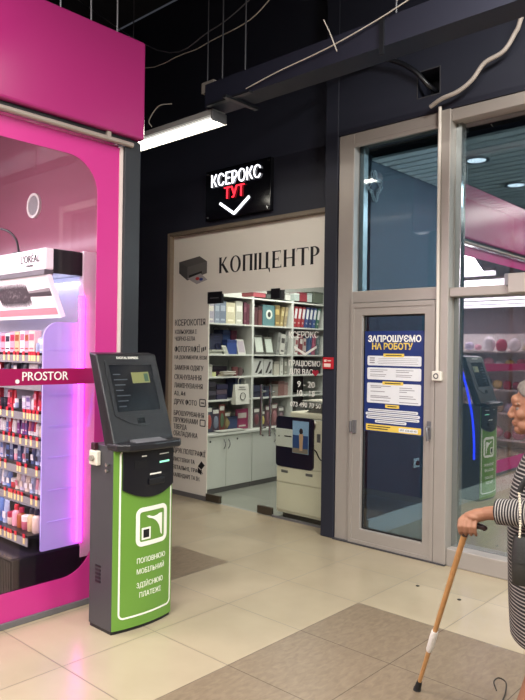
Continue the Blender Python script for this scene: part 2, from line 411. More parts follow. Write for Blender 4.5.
q.mat(1).prism([on_panel(cx+.21, cd-.024, .001), on_panel(-3.875, cd-.036, .001), on_panel(-3.875, cd-.012, .001), on_panel(cx+.21, cd-.008, .001)], pn*.002)
q.mat(0).prism([on_panel(cx+.21, cd-.010, .001), on_panel(-3.875, cd-.012, .001), on_panel(-3.875, cd+.020, .001), on_panel(cx+.21, cd+.014, .001)], pn*.002)
q.build('brush_picture', [M_brush, M_brush2], pp, label='printed grey round hair brush')
MB().prism([on_panel(XL, .215, .001), on_panel(-3.875, .215, .001), on_panel(-3.875, .262, .001), on_panel(XL, .262, .001)], pn*.002).build('pink_band', mat('coral_pink_print', 'ec8f98', .5, emit=.25), pp)
MB().tube(bez([(-4.26, 2.235, 2.268), (-4.275, 2.22, 2.36), (-4.33, 2.19, 2.42), (-4.42, 2.15, 2.44), (-4.52, 2.1, 2.42)], 24), .008, 8).box(-4.31, -4.21, 2.21, 2.258, 2.266, 2.275).build('lamp_arm', M_black, st, smooth=50)
# products, each its own object
def bottle(x, y, z, r, h, cap):
    m = MB().lathe([(r*.9, 0), (r, .004), (r, h*.62), (r*.75, h*.7), (r*.45, h*.74), (r*.45, h*.78)], (x, y, z), 12)
    m.mat(1).lathe([(r*.55, h*.76), (r*.55, h*.98), (r*.45, h)], (x, y, z), 12)
    return m
def carton(x, y, z, w, d, h, a=0):
    ca, sa = math.cos(a), math.sin(a)
    m = MB(); m.fn = lambda p: (x+p[0]*ca-p[1]*sa, y+p[0]*sa+p[1]*ca, z+p[2])
    m.box(-w/2, w/2, -d/2, d/2, 0, h)
    m.mat(1).box(-w/2*.82, w/2*.82, -d/2-.001, -d/2, h*.55, h*.85).box(-w/2*.7, w/2*.7, -d/2-.001, -d/2, h*.15, h*.22)
    return m
def tubepack(x, y, z, w, d, h, a=0):
    m = MB(); R = []
    for k in range(6):
        f = k/5; R.append([Vector((x+w/2*math.cos(t*PI/6)*(1), y+(d/2*(1-f)+.002*f)*math.sin(t*PI/6), z+h*.22+h*.78*f)) for t in range(12)])
    m.loft(R); m.mat(1).lathe([(w*.4, 0), (w*.42, h*.2), (w*.38, h*.22)], (x, y, z), 12)
    return m
def jar(x, y, z, r, h):
    m = MB().lathe([(r*.85, 0), (r, h*.1), (r, h*.55), (r*.9, h*.6)], (x, y, z), 14)
    return m.mat(1).lathe([(r*1.02, h*.6), (r*1.04, h*.97), (r*.9, h)], (x, y, z), 14)
def pouch(x, y, z, w, d, h):
    R = []
    for k in range(7):
        f = k/6; ww = w/2*(1-.12*math.sin(PI*f)); dd = d/2*(1-f)**.6*(.9)+.003
        R.append([Vector((x+ww*math.cos(t*PI/6), y+dd*math.sin(t*PI/6), z+h*f)) for t in range(12)])
    m = MB().loft(R)
    return m.mat(1).box(x-w*.3, x+w*.3, y-d*.47, y-d*.45, z+h*.2, z+h*.5)
CN = {'d03a4a': 'red', 'b0264e': 'crimson', 'e9a7b8': 'pale pink', 'f0eef0': 'white', 'a7b7d8': 'pale blue', '6f5a9a': 'violet', '8a3f8e': 'purple',
      '2a2a3a': 'black', '47557e': 'slate blue', 'd9c39a': 'beige', 'a0522d': 'brown', 'c96f86': 'rose', 'c8c2d8': 'lilac', '5d7fc0': 'blue', 'e3d2c4': 'cream', '7c1f33': 'maroon'}
SPEC = {  # shelf index: list of (kind, width, depth, height, colour, accent)
 0: [('carton',.045,.04,.10,'e3d2c4','2a2a3a'),('carton',.045,.04,.10,'a7b7d8','f0eef0'),('bottle',.05,0,.09,'a7b7d8','f0eef0'),('carton',.07,.05,.145,'e3d2c4','c96f86'),('carton',.05,.05,.14,'e9a7b8','a0522d'),('carton',.06,.05,.145,'f0eef0','c96f86'),('carton',.07,.05,.14,'d9c39a','a0522d'),('carton',.06,.05,.14,'e9a7b8','b0264e'),('carton',.06,.05,.13,'f0eef0','2a2a3a')],
 1: [('bottle',.03,0,.09,'c8c2d8','f0eef0'),('bottle',.03,0,.09,'f0eef0','a7b7d8'),('bottle',.03,0,.095,'a7b7d8','f0eef0'),('bottle',.03,0,.09,'c8c2d8','a7b7d8'),('pouch',.125,.06,.115,'f0eef0','d9c39a'),('pouch',.10,.06,.12,'2a2a3a','6f5a9a'),('carton',.06,.05,.10,'2a2a3a','f0eef0')],
 2: [('carton',.028,.03,.125,'b0264e','e9a7b8'),('tube',.03,.03,.125,'d03a4a','f0eef0'),('carton',.03,.03,.12,'d03a4a','7c1f33'),('tube',.03,.03,.125,'b0264e','f0eef0'),('carton',.03,.03,.125,'d03a4a','e9a7b8'),('bottle',.034,0,.10,'f0eef0','c96f86'),('carton',.05,.04,.09,'c8c2d8','6f5a9a'),('carton',.05,.04,.085,'c8c2d8','f0eef0'),('jar',.05,0,.06,'2a2a3a','2a2a3a'),('jar',.05,0,.06,'a7b7d8','f0eef0')],
 3: [('bottle',.045,0,.105,'f0eef0','7c1f33'),('bottle',.045,0,.10,'e3d2c4','7c1f33'),('bottle',.04,0,.11,'f0eef0','2a2a3a'),('tube',.03,.03,.11,'d03a4a','f0eef0'),('tube',.032,.03,.115,'8a3f8e','f0eef0'),('tube',.032,.03,.11,'c96f86','f0eef0'),('carton',.03,.03,.13,'6f5a9a','e9a7b8'),('carton',.03,.03,.13,'8a3f8e','f0eef0'),('tube',.03,.03,.125,'6f5a9a','f0eef0'),('carton',.03,.03,.12,'8a3f8e','c8c2d8')],
 4: [('tube',.034,.03,.105,'a7b7d8','f0eef0'),('pouch',.05,.04,.11,'c8c2d8','47557e'),('pouch',.05,.04,.105,'a7b7d8','2a2a3a'),('pouch',.055,.04,.115,'47557e','f0eef0'),('carton',.045,.04,.11,'2a2a3a','5d7fc0'),('pouch',.055,.04,.10,'c8c2d8','c96f86'),('carton',.05,.04,.12,'47557e','a7b7d8'),('jar',.05,0,.07,'e9a7b8','f0eef0')],
 5: [('tube',.024,.02,.10,'f0eef0','c96f86'),('tube',.036,.03,.125,'e9a7b8','b0264e'),('tube',.036,.03,.125,'c8c2d8','f0eef0'),('tube',.034,.03,.12,'e9a7b8','f0eef0'),('pouch',.06,.05,.115,'a7b7d8','f0eef0'),('pouch',.06,.05,.105,'e3d2c4','f0eef0'),('pouch',.06,.05,.115,'c8c2d8','e3d2c4'),('pouch',.06,.05,.105,'e3d2c4','c96f86'),('jar',.05,0,.06,'d03a4a','f0eef0')],
 6: [('bottle',.055,0,.15,'e3d2c4','2a2a3a'),('bottle',.055,0,.145,'d9c39a','2a2a3a'),('jar',.065,0,.09,'c96f86','f0eef0'),('bottle',.06,0,.13,'a0522d','b0264e'),('bottle',.06,0,.14,'e9a7b8','d03a4a'),('jar',.06,0,.08,'e3d2c4','b0264e'),('pouch',.07,.05,.15,'a7b7d8','f0eef0'),('pouch',.075,.05,.155,'5d7fc0','c8c2d8'),('jar',.06,0,.10,'e9a7b8','f0eef0')],
}
KN = {'carton': 'carton', 'bottle': 'bottle', 'tube': 'tube', 'jar': 'jar', 'pouch': 'pouch'}
for i, row in SPEC.items():
    z = shelf_z[i]; x = XE-.02; yb = 2.26 if i < 6 else 2.20
    row = list(row); k0 = len(row); tot = sum(r_[1]+.004 for r_ in row); rr = random.Random(40+i)
    while tot < .70 and len(row) < 21:
        kd, w_, d_, h_, c1, c2 = row[rr.randrange(k0)]
        c1 = rr.choice([c1, rr.choice(list(CN))]); row.append((kd, w_, d_, h_*rr.uniform(.9, 1.05), c1, c2)); tot += w_+.004
    for k, (kd, w_, d_, h_, c1, c2) in enumerate(row):
        xc = x-w_/2; x -= w_+.004; h_ *= (1.0, 1.0, 1.0, 1.06, 1.08, 1.06, 1.0)[i]
        if kd == 'carton': m = carton(xc, yb, z, w_, d_, h_, random.uniform(-.08, .08))
        elif kd == 'bottle': m = bottle(xc, yb, z, w_/2, h_, 0)
        elif kd == 'tube': m = tubepack(xc, yb, z, w_, d_, h_)
        elif kd == 'jar': m = jar(xc, yb, z, w_/2, h_)
        else: m = pouch(xc, yb, z, w_, d_, h_)
        o = m.build('cosmetic_'+KN[kd], [hexmat(c1, .35), hexmat(c2, .4)], smooth=35)
        tag(o, '%s cosmetic %s on the %s display shelf, %s from the glowing side panel' % (CN[c1], KN[kd], shelf_word[i], ORD[k]), kd, 'cosmetics on the %s shelf of the display stand' % shelf_word[i])
# a second stand deeper in the shop, seen mirrored in the entrance windows
t = thing('goods_stand', 'white shop stand heaped with pink, white and yellow goods, mirrored in the entrance window', 'display stand', (-5.3, -1.6, 0))
B(-6.6, -4.1, -1.95, -1.85, 0, 2.0).build('back_panel', M_white, t)
for z in (.15, .6, 1.0, 1.35, 1.66): B(-6.6, -4.1, -1.85, -1.45, z, z+.03).build('shelf', M_white, t)
g = MB(); gm = [hexmat(c, .5) for c in ('f0eef0', 'e9a7b8', 'e6cf7a', 'c8c2d8', '2a2a3a', 'b0264e', 'd9c39a')]
for z in (.18, .63, 1.03, 1.38, 1.69):
    x = -6.5
    while x < -4.2:
        r_ = random.uniform(.06, .12); g.mat(random.randrange(7)).ball((x+r_, -1.62, z+r_*.95), r_, r_*.8, r_*random.uniform(.8, 1.25), 10, 6); x += 2*r_+.01
o = g.build('assorted_goods', gm, t, smooth=60); o['kind'] = 'stuff'

# ------------------------------------------------------------------ copy-centre front
B(-5.945, -5.895, 4.915, 5.0, 0, 2.955).build('trim_5', mat('beige_jamb', '8d7f6f', .5), kind='structure')
B(-5.895, -3.60, 4.90, 5.0, 2.918, 2.955).build('trim_6', mat('brown_head_jamb', '6d6254', .5), kind='structure')
YC = 4.97
pf = struct_root('window_3', (-5.6, YC, 0))
MB().box(-5.895, -3.602, YC, YC+.012, 2.235, 2.918).build('header_film', M_cream, pf)
MB().box(-5.895, -5.302, YC, YC+.012, .05, 2.235).build('side_film', M_cream, pf)
B(-5.895, -5.302, YC-.006, YC+.018, 0, .05).build('bottom_rail', M_mgrey, pf)
# serif lettering drawn stroke by stroke
def serif(mb, ch, x, z, h, y):
    def P_(pts): mb.prism([(x+u*h, y, z+v*h) for u, v in pts], (0, -.002, 0))
    def rect(u0, u1, v0, v1): P_([(u0, v0), (u1, v0), (u1, v1), (u0, v1)])
    def stem(u, tk=.165, v0=0, v1=1, ser=.035):
        P_([(u-ser, v0), (u+tk+ser, v0), (u+tk, v0+.05), (u+tk, v1-.05), (u+tk+ser, v1), (u-ser, v1), (u, v1-.05), (u, v0+.05)])
    if ch == 'К':
        stem(.04); P_([(.19, .50), (.52, 1), (.64, 1), (.25, .46)]); P_([(.20, .56), (.34, .62), (.76, .03), (.80, 0), (.58, -.01)]); return .80
    if ch == 'О':
        n = 32; o_ = [(.40+.40*math.cos(2*PI*k/n), .5+.52*math.sin(2*PI*k/n)) for k in range(n)]
        i_ = [((.40+.235*math.cos(2*PI*k/n)), .5+.47*math.sin(2*PI*k/n)) for k in range(n)]
        mb.ring([(x+u*h, y, z+v*h) for u, v in o_], [(x+u*h, y, z+v*h) for u, v in i_], (0, -.002, 0)); return .84
    if ch == 'П': stem(.04); stem(.55); rect(.1, .6, .93, 1.0); return .75
    if ch == 'І': stem(.04); return .24
    if ch == 'Ц':
        stem(.04); stem(.52); rect(.1, .78, 0, .055); P_([(.68, .055), (.80, .055), (.82, -.22), (.78, -.22)]); return .86
    if ch == 'Е':
        stem(.04); P_([(.1, .945), (.56, .945), (.58, .82), (.60, 1), (.1, 1)]); P_([(.1, .055), (.58, .055), (.62, .2), (.64, 0), (.1, 0)])
        P_([(.1, .49), (.42, .49), (.44, .38), (.46, .66), (.42, .545), (.1, .545)]); return .68
    if ch == 'Н': stem(.04); stem(.58); rect(.1, .62, .48, .535); return .80
    if ch == 'Т':
        stem(.30); P_([(0, 1), (.72, 1), (.74, .80), (.70, .945), (.02, .945), (-.02, .80)]); return .74
    if ch == 'Р':
        stem(.04); n = 18
        o_ = [(.26+.32*math.cos(-PI/2+PI*k/n), .73+.27*math.sin(-PI/2+PI*k/n)) for k in range(n+1)]
        i_ = [((.24+.175*math.cos(-PI/2+PI*k/n)), .73+.225*math.sin(-PI/2+PI*k/n)) for k in range(n+1)]
        P_([(.1, .46)]+o_+[(.1, 1), (.1, .955)]+i_[::-1]+[(.1, .505)]); return .62
    return .4
lt = MB(); x = 0
word = 'КОПІЦЕНТР'; ws = []
tmp = MB(); xx = 0
for ch in word: xx += serif(tmp, ch, 0, 0, 1, 0)+.085
hh = .168; sx = (5.155-3.80)/((xx-.085)*hh)
lt.fn = lambda p: (-5.155+(p[0])*sx, p[1], p[2])
x = 0
for ch in word: x += (serif(lt, ch, x, 2.455, hh, YC)+.085)*hh
# the word sits level on the header
lt.build('lettering', M_letter, pf, label='large black serif shop title')
# printer picture on the header
pr = MB()
def pz(pts, d=.0015): pr.prism([(u, YC, v) for u, v in pts], (0, -d, 0))
pr.mat(0); pz([(-5.80, 2.50), (-5.66, 2.41), (-5.66, 2.56), (-5.80, 2.625)])
pr.mat(1); pz([(-5.66, 2.41), (-5.34, 2.47), (-5.34, 2.60), (-5.66, 2.56)])
pr.mat(2); pz([(-5.80, 2.625), (-5.66, 2.56), (-5.34, 2.60), (-5.46, 2.665)])
pr.mat(3); pz([(-5.63, 2.435), (-5.42, 2.475), (-5.42, 2.50), (-5.63, 2.465)], .002)
pr.mat(4); pz([(-5.655, 2.43), (-5.50, 2.36), (-5.33, 2.40), (-5.44, 2.475)], .0025)
pr.mat(5); pz([(-5.49+.032*math.cos(k*PI/8), 2.42+.018*math.sin(k*PI/8)) for k in range(16)], .003)
pr.mat(6); pz([(-5.43+.03*math.cos(k*PI/8), 2.41+.016*math.sin(k*PI/8)) for k in range(16)], .003)
pr.build('printer_picture', [hexmat('4f4e4e'), hexmat('6a6866'), hexmat('5b5957'), hexmat('1c1c1e'), hexmat('aaa6a6'), hexmat('c23b3b'), hexmat('39488c')], pf, label='printed picture of a grey printer')
# list of services
def zl(v): return 2.045-(v-313)*.01112          # photo row to height on the film
ls = MB()
rows = [('КСЕРОКОПІЯ', 323, .50, .082, .004), ('КОЛЬОРОВА І', 332, .36, .056, 0), ('ЧОРНО-БІЛА', 339, .34, .056, 0), ('ФОТОГРАФІЇ', 351.5, .42, .075, .004), ('НА ДОКУМЕНТИ, ВІЗИ', 358.5, .53, .048, 0),
        ('ЗАМІНА ОДЯГУ', 370, .48, .062, .0), ('СКАНУВАННЯ', 380, .45, .066, .0), ('ЛАМІНУВАННЯ', 389, .47, .066, .0), ('А3, А4', 396, .19, .058, 0), ('ДРУК ФОТО', 405.5, .38, .066, .0),
        ('БРОШУРУВАННЯ', 417.5, .50, .064, .0), ('ПРУЖИНАМИ', 424.5, .40, .064, .0), ('ТВЕРДА', 431, .22, .064, .0), ('ОБКЛАДИНКА', 438.5, .40, .064, .0),
        ('ДРУК ПОЛІГРАФІЇ', 456, .53, .066, .0), ('ЛИСТІВКИ ТА', 466, .36, .052, 0), ('ВІТАЛЬНІ, ТРАФА.', 475, .50, .052, 0), ('КАЛЕНДАРІ ТА ІН.', 483, .45, .052, 0)]
rowz = [1.905, 1.812, 1.735, 1.610, 1.530, 1.408, 1.300, 1.205, 1.118, 1.020, .893, .815, .740, .663, .470, .375, .285, .200]
for (s_, v_, w_, h_, bo), z_ in zip(rows, rowz):
    ls.text(s_, (-5.855, YC, z_), (1, 0, 0), (0, 0, 1), h_*.84, width=w_, bold=bo-.007)
def icon(x0, x1, z0, z1):
    ls.ring([(u, YC, v) for u, v in rrect(x0, x1, z0, z1, .012, 3)], [(u, YC, v) for u, v in rrect(x0+.01, x1-.01, z0+.01, z1-.01, .008, 3)], (0, -.002, 0))
icon(-5.43, -5.33, 1.015, 1.10); ls.box(-5.405, -5.355, YC-.002, YC, 1.05, 1.062)
icon(-5.42, -5.33, .80, .875)
ls.prism([(-5.44, YC, .36), (-5.385, YC, .33), (-5.33, YC, .38), (-5.385, YC, .42)], (0, -.002, 0)).prism([(-5.44, YC, .35), (-5.385, YC, .315), (-5.385, YC, .27), (-5.44, YC, .30)], (0, -.002, 0))
for k in range(3): ls.box(-5.41+.028*k, -5.395+.028*k, YC-.002, YC, 1.61+.012*k, 1.66+.006*k)
ls.build('service_list', M_letter, pf, label='column of small black service names')
# glass door of the copy centre
M_gl = glass('shop_door_glass', .035, 'f6f8f5')
d2 = struct_root('door_2', (-4.83, YC, 0))
B(-5.298, -4.358, YC, YC+.010, .012, 2.232).build('glass', M_gl, d2)
for (a, c, e, f) in ((-5.315, -5.095, 2.135, 2.262), (-5.300, -5.085, .008, .085), (-4.545, -4.352, .008, .085)):
    B(a, c, YC-.012, YC+.022, e, f).build('patch_fitting', M_black if e > 1 else mat('bronze_fitting', '4a4238', .4, metal=.4), d2, bevel=.004)
B(-5.27, -5.14, YC-.0135, YC-.012, 2.19, 2.2).build('patch_mark', M_mgrey, d2)
def bar_handle(x, parent):
    m = MB().cyl((x, YC-.065, .80), (x, YC-.065, 1.30), .0135, 14)
    for z in (.87, 1.23): m.cyl((x, YC-.065, z), (x, YC, z), .009, 10)
    m.build('handle', M_chrome, parent, smooth=40)
bar_handle(-4.455, d2)
w4 = struct_root('window_4', (-4.05, YC, 0))
B(-4.352, -3.602, YC, YC+.010, .012, 2.232).build('glass', M_gl, w4)
B(-4.40, -4.285, YC-.012, YC+.022, 2.15, 2.252).build('patch_fitting', M_black, w4, bevel=.004)
B(-4.352, -3.602, YC-.008, YC+.018, 0, .018).build('bottom_rail', M_mgrey, w4)
bar_handle(-4.337, w4)
gt = MB()
gt.text('КСЕРОКС', (-3.985, YC-.001, 1.762), (1, 0, 0), (0, 0, 1), .06, width=.36, align='C', bold=.004)
a_ = [(-4.095, 1.685), (-3.96, 1.62), (-3.825, 1.69), (-3.825, 1.666), (-3.96, 1.594), (-4.095, 1.661)]
gt.prism([(u, YC-.001, v) for u, v in a_], (0, -.002, 0))
gt.text('ПРАЦЮЄМО', (-3.97, YC-.001, 1.495), (1, 0, 0), (0, 0, 1), .05, width=.38, align='C', bold=.004)
gt.text('ДЛЯ ВАС', (-4.01, YC-.001, 1.415), (1, 0, 0), (0, 0, 1), .05, width=.29, align='C', bold=.004)
gt.text('9 - 20', (-3.945, YC-.001, 1.295), (1, 0, 0), (0, 0, 1), .056, width=.21, align='C', bold=.004)
gt.text('10 - 18', (-3.945, YC-.001, 1.210), (1, 0, 0), (0, 0, 1), .056, width=.21, align='C', bold=.004)
gt.text('073 490 70 50', (-3.95, YC-.001, 1.105), (1, 0, 0), (0, 0, 1), .046, width=.37, align='C', bold=.004)
gt.build('lettering', M_lwhite, w4, label='white lettering with opening hours')
hp = []
for k in range(28):
    a = 2*PI*k/28; hp.append((-3.835+.0024*16*math.sin(a)**3, YC-.001, 1.435+.0022*(13*math.cos(a)-5*math.cos(2*a)-2*math.cos(3*a)-math.cos(4*a))))
MB().prism(hp, (0, -.002, 0)).build('heart_mark', hexmat('b5283f'), w4)

# illuminated sign on the dark wall
sg = thing('illuminated_sign', 'black illuminated sign with white and red letters and a down arrow above the shop title', 'sign', (-4.845, 4.92, 3.01))
B(-5.28, -4.352, 4.88, 4.93, 3.012, 3.537).build('panel', mat('black_acrylic', '0c0c12', .12), sg, bevel=.004)
for x_ in (-5.25, -4.382):
    for z_ in (3.045, 3.505): MB().cyl((x_, 4.881, z_), (x_, 4.868, z_), .012, 12).build('stud', M_chrome, sg)
M_glow = mat('white_neon_letters', 'f4f6ff', .4, emit=2.0); M_glowr = mat('red_neon_letters', 'ff3340', .4, emit=2.2, emit_hex='ff2838')
MB().text('КСЕРОКС', (-4.825, 4.872, 3.352), (1, 0, 0), (0, 0, 1), .128, width=.70, align='C', bold=-.010, depth=.006).build('white_lettering', M_glow, sg, label='white glowing letters')
MB().text('ТУТ', (-4.84, 4.872, 3.205), (1, 0, 0), (0, 0, 1), .118, width=.285, align='C', bold=-.008, depth=.006).build('red_lettering', M_glowr, sg, label='red glowing letters')
ar = MB().obox((-4.945, 4.872, 3.105), (.105, 0, -.066), (0, .006, 0), (.0068, 0, .0108)).obox((-4.735, 4.872, 3.113), (.105, 0, .072), (0, .006, 0), (-.0068, 0, .0108))
ar.build('arrow', M_glow, sg, label='white glowing down arrow')
# red alarm plate on the pillar
rp = thing('alarm_sign', 'small red fire alarm plate on the dark pillar beside the copy centre', 'plate', (-3.53, 4.765, 1.48))
B(-3.59, -3.475, 4.75, 4.765, 1.482, 1.585).build('plate', hexmat('b3202c', .4), rp, bevel=.004)
B(-3.572, -3.545, 4.7485, 4.75, 1.545, 1.565).box(-3.572, -3.50, 4.7485, 4.75, 1.50, 1.53).box(-3.535, -3.495, 4.7485, 4.75, 1.55, 1.56).build('marking', hexmat('e6cdc4', .5), rp)

# ------------------------------------------------------------------ copy-shop furniture
for k in range(3):
    y0 = 5.02+.88*k; y1 = y0+.872
    t = thing('base_cabinet', 'white two-door base cabinet under the shelves, %s from the glass door' % ORD[k], 'cabinet', (-5.72, (y0+y1)/2, 0), 'base cabinets in the copy shop')
    B(-5.95, -5.515, y0, y1, .06, .655).build('body', M_cab, t)
    B(-5.93, -5.53, y0, y1, 0, .06).build('plinth', M_mgrey, t)
    for j in range(2):
        a = y0+.003+j*.437; c = a+.432
        dr = B(-5.515, -5.497, a, c, .065, .648).build('door', M_cab, t, bevel=.002)
        hy = c-.035 if j == 0 else a+.035
        MB().tube(bez([(-5.497, hy, .50), (-5.475, hy, .53), (-5.472, hy, .57), (-5.497, hy, .61)], 12), .005, 6).build('handle', M_mgrey, dr, smooth=50)
        MB().cyl((-5.497, a+.18, .60), (-5.492, a+.18, .60), .012, 12).build('lock', M_dgrey, dr)
wt = B(-5.98, -5.475, 5.01, 7.66, .657, .685).build('worktop', M_cab, bevel=.003)
tag(wt, 'long white worktop over the base cabinets in the copy shop', 'worktop')
BAY = [5.20, 5.952, 6.708, 7.46]; SH = [.69, 1.06, 1.33, 1.59, 1.95, 2.28]
for k in range(3):
    t = thing('shelf_unit', 'white open shelf unit standing on the worktop, %s from the glass door' % ORD[k], 'shelf unit', (-5.76, (BAY[k]+BAY[k+1])/2, .686), 'shelf units in the copy shop')
    a, c = BAY[k]+.001, BAY[k+1]-.001
    for (e, f) in ((a, a+.016), (c-.016, c)): B(-5.96, -5.56, e, f, .687, 2.295).build('side', M_cab, t)
    B(-5.97, -5.96, a, c, .687, 2.295).build('back', mat('dark_shelf_back', '3a3d40', .6) if k == 2 else mat('grey_shelf_back', 'a9aaa5', .5), t)
    for z in SH[1:]: B(-5.96, -5.56, a+.016, c-.016, z-.018, z).build('shelf', M_cab, t)
# goods on the shelves, each its own object
NTH = {}
def good(kind, bay, lev, u, w, h, d, c1, c2, desc, cat, lean=0., zoff=0., xoff=0., roll=0.):
    """u: centre along the bay (0..1); placed on shelf level lev of the bay."""
    y = BAY[bay]+.02+(BAY[bay+1]-BAY[bay]-.04)*u; z = SH[lev]+zoff+(.001 if lev < 5 else .017); x = -5.60+xoff
    ca, sa = math.cos(lean), math.sin(lean)
    m = MB()
    hz = abs(w/2*sa)
    # local: p[0] depth (0 front, negative back), p[1] along the shelf, p[2] up; lean tips it along the shelf
    m.fn = lambda p: (x+p[0], y+p[1]*ca+p[2]*sa, z+hz-p[1]*sa+p[2]*ca)
    bev = .0
    if kind == 'book':
        m.box(-d, 0, -w/2, w/2, 0, h); m.mat(1).box(-.002, .001, -w*.36, w*.36, h*.55, h*.8).box(-.002, .001, -w*.3, w*.3, h*.12, h*.2)
    elif kind == 'emblem':
        m.box(-d, 0, -w/2, w/2, 0, h)
        m.mat(1).prism([(0, .06*math.cos(k*PI/10), h*.55+.06*math.sin(k*PI/10)) for k in range(20)], (.0015, 0, 0))
        m.mat(2).prism([(.0015, .03*math.cos(k*PI/8), h*.55+.035*math.sin(k*PI/8)) for k in range(16)], (.0015, 0, 0))
    elif kind == 'binder':
        m.box(-d, 0, -w/2, w/2, 0, h); m.mat(1).box(-.001, .0015, -w*.38, w*.38, h*.42, h*.9); m.mat(2)
        m.ring([(0, .012*math.cos(k*PI/6), h*.2+.012*math.sin(k*PI/6)) for k in range(12)], [(0, .007*math.cos(k*PI/6), h*.2+.007*math.sin(k*PI/6)) for k in range(12)], (.003, 0, 0)); bev = .002
    elif kind == 'card':
        m.prism([(0, -w/2, 0), (0, w/2, 0), (-.05, w/2, h), (-.05, -w/2, h)], (-.012, 0, 0))
        m.mat(1).prism([(.001-.05*.12, -w*.38, h*.12), (.001-.05*.12, w*.38, h*.12), (.001-.05*.88, w*.38, h*.88), (.001-.05*.88, -w*.38, h*.88)], (.002, 0, 0))
    elif kind == 'bag':
        m.add([(0,-w/2,0),(0,w/2,0),(-d,w/2,0),(-d,-w/2,0),(-d*.3,-w/2,h),(-d*.3,w/2,h),(-d*.6,w/2,h),(-d*.6,-w/2,h)], [(3,2,1,0),(4,5,6,7),(0,1,5,4),(1,2,6,5),(2,3,7,6),(3,0,4,7)])
        m.tube(bez([(-d*.3, -w*.25, h), (-d*.3, -w*.2, h+.07), (-d*.3, w*.2, h+.07), (-d*.3, w*.25, h)], 12), .003, 6)
        if zoff: m.tube(bez([(-d*.3, -w*.2, h+.07), (-d*.55, -w*.05, h+.08), (-d*1.06, 0, h+.085)], 10), .004, 6)
        m.mat(1).ring([(.002-.003*d, w*.2*math.cos(k*PI/10), h*.4+w*.2*math.sin(k*PI/10)) for k in range(20)], [(.002-.003*d, w*.17*math.cos(k*PI/10), h*.4+w*.17*math.sin(k*PI/10)) for k in range(20)], (.004-d*.12, 0, 0))
        m.box(-d*.26, -d*.2, -w*.2, w*.2, h*.84, h*.88).box(-d*.24, -d*.18, -w*.28, w*.28, h*.72, h*.75)
    elif kind == 'zigzag':
        m.box(-d, 0, -w/2, w/2, 0, h); m.mat(1)
        m.prism([(0, -w*.3, h*.15), (0, -w*.1, h*.15), (0, w*.35, h*.85), (0, w*.15, h*.85)], (.0015, 0, 0)).prism([(0, 0, h*.1), (0, w*.4, h*.1), (0, w*.4, h*.4)], (.0015, 0, 0))
    elif kind == 'stack':
        n = max(2, int(h/.05)); e = h/n
        for k in range(n):
            m.mat(k % 2).box(-d+random.uniform(0, .02), random.uniform(-.02, 0), -w/2+random.uniform(0, .012), w/2-random.uniform(0, .012), e*k, e*(k+1)-.003)
    elif kind == 'roll':
        m.ring([(w/2*math.cos(k*PI/10)-w/2, w/2*math.sin(k*PI/10), 0) for k in range(20)], [(w/4*math.cos(k*PI/10)-w/2, w/4*math.sin(k*PI/10), 0) for k in range(20)], (0, 0, h))
    elif kind == 'mug':
        m.lathe([(w*.42, 0), (w*.5, h*.1), (w*.5, h), (w*.44, h), (w*.42, h*.15)], (-w/2, 0, 0), 14); m.mat(1).tube(bez([(-w/2, w*.48, h*.8), (-w/2, w*.85, h*.7), (-w/2, w*.85, h*.35), (-w/2, w*.48, h*.2)], 12), .006, 6)
    elif kind == 'pack':      # carded pack with a bubble
        m.box(-d*.2, 0, -w/2, w/2, 0, h); m.mat(1).ball((0, 0, h*.4), d*.5, w*.36, h*.28, 10, 6); m.mat(2).box(-.001, .0015, -w*.4, w*.4, h*.78, h*.94)
    elif kind == 'papers':
        for k in range(5):
            o_ = random.uniform(-.02, .02); m.mat(k % 2).box(-d+o_, 0+o_, -w/2+o_, w/2+o_, h*k/5, h*(k+1)/5-.001)
    else:
        m.box(-d, 0, -w/2, w/2, 0, h*.8); m.mat(1).box(-d-.002, .002, -w/2-.002, w/2+.002, h*.8, h); bev = .002
    nm = {'book': 'book', 'emblem': 'book', 'binder': 'ring_binder', 'card': 'framed_card', 'bag': 'paper_bag', 'zigzag': 'gift_box', 'stack': 'box_stack', 'roll': 'tape_roll', 'mug': 'mug', 'pack': 'toy_pack', 'papers': 'paper_stack', 'box': 'storage_box'}[kind]
    def mute(h):
        v = [int(h[i:i+2], 16) for i in (0, 2, 4)]; g_ = sum(v)/3
        return ''.join('%02x' % int(.72*a+.28*g_*.95) for a in v)
    cols = [hexmat(mute(c1), .5), hexmat(mute(c2), .5), hexmat('3a3a3a' if kind == 'emblem' else 'd8d6d0', .5)]
    o = m.build(nm, cols, bevel=bev)
    lv = ['worktop level', 'lowest shelf', 'second shelf', 'third shelf', 'fourth shelf', 'unit top'][lev]
    by = ['first', 'middle', 'last'][bay]
    lab = '%s, %s, %s shelf unit' % (desc, lv, by)
    NTH[lab] = NTH.get(lab, 0)+1
    tag(o, lab, cat, 'goods on the copy shop shelves')
    return o
G = good
# bay 0 (next to the door)
G('book',0,4,.10,.09,.24,.20,'a79fb2','d9d2c4','pale mauve book facing out','book')
G('book',0,4,.23,.08,.25,.20,'7f8da3','a7b2c4','narrow grey-blue book facing out','book')
G('book',0,4,.36,.10,.26,.20,'6f7f97','a0acc0','wide grey-blue album facing out','book')
G('book',0,4,.54,.15,.25,.18,'cfc59f','efe6c4','cream patterned album','book')
G('book',0,4,.74,.12,.275,.18,'b9b9a8','e2e2d4','tall silver-grey album','book')
G('book',0,4,.89,.05,.27,.20,'6a3044','8a4a5e','maroon book spine','book')
G('book',0,4,.965,.04,.25,.20,'7b3a4c','5d2c3c','dull red book spine','book')
G('box',0,3,.10,.12,.21,.22,'2c3552','1e2438','dark slate box','box',xoff=-.06)
G('bag',0,3,.34,.20,.24,.12,'1e2446','30386a','navy carrier bag','bag',xoff=-.06)
G('box',0,3,.62,.12,.29,.16,'2b4a8c','22396c','tall blue folder box','box',xoff=-.12)
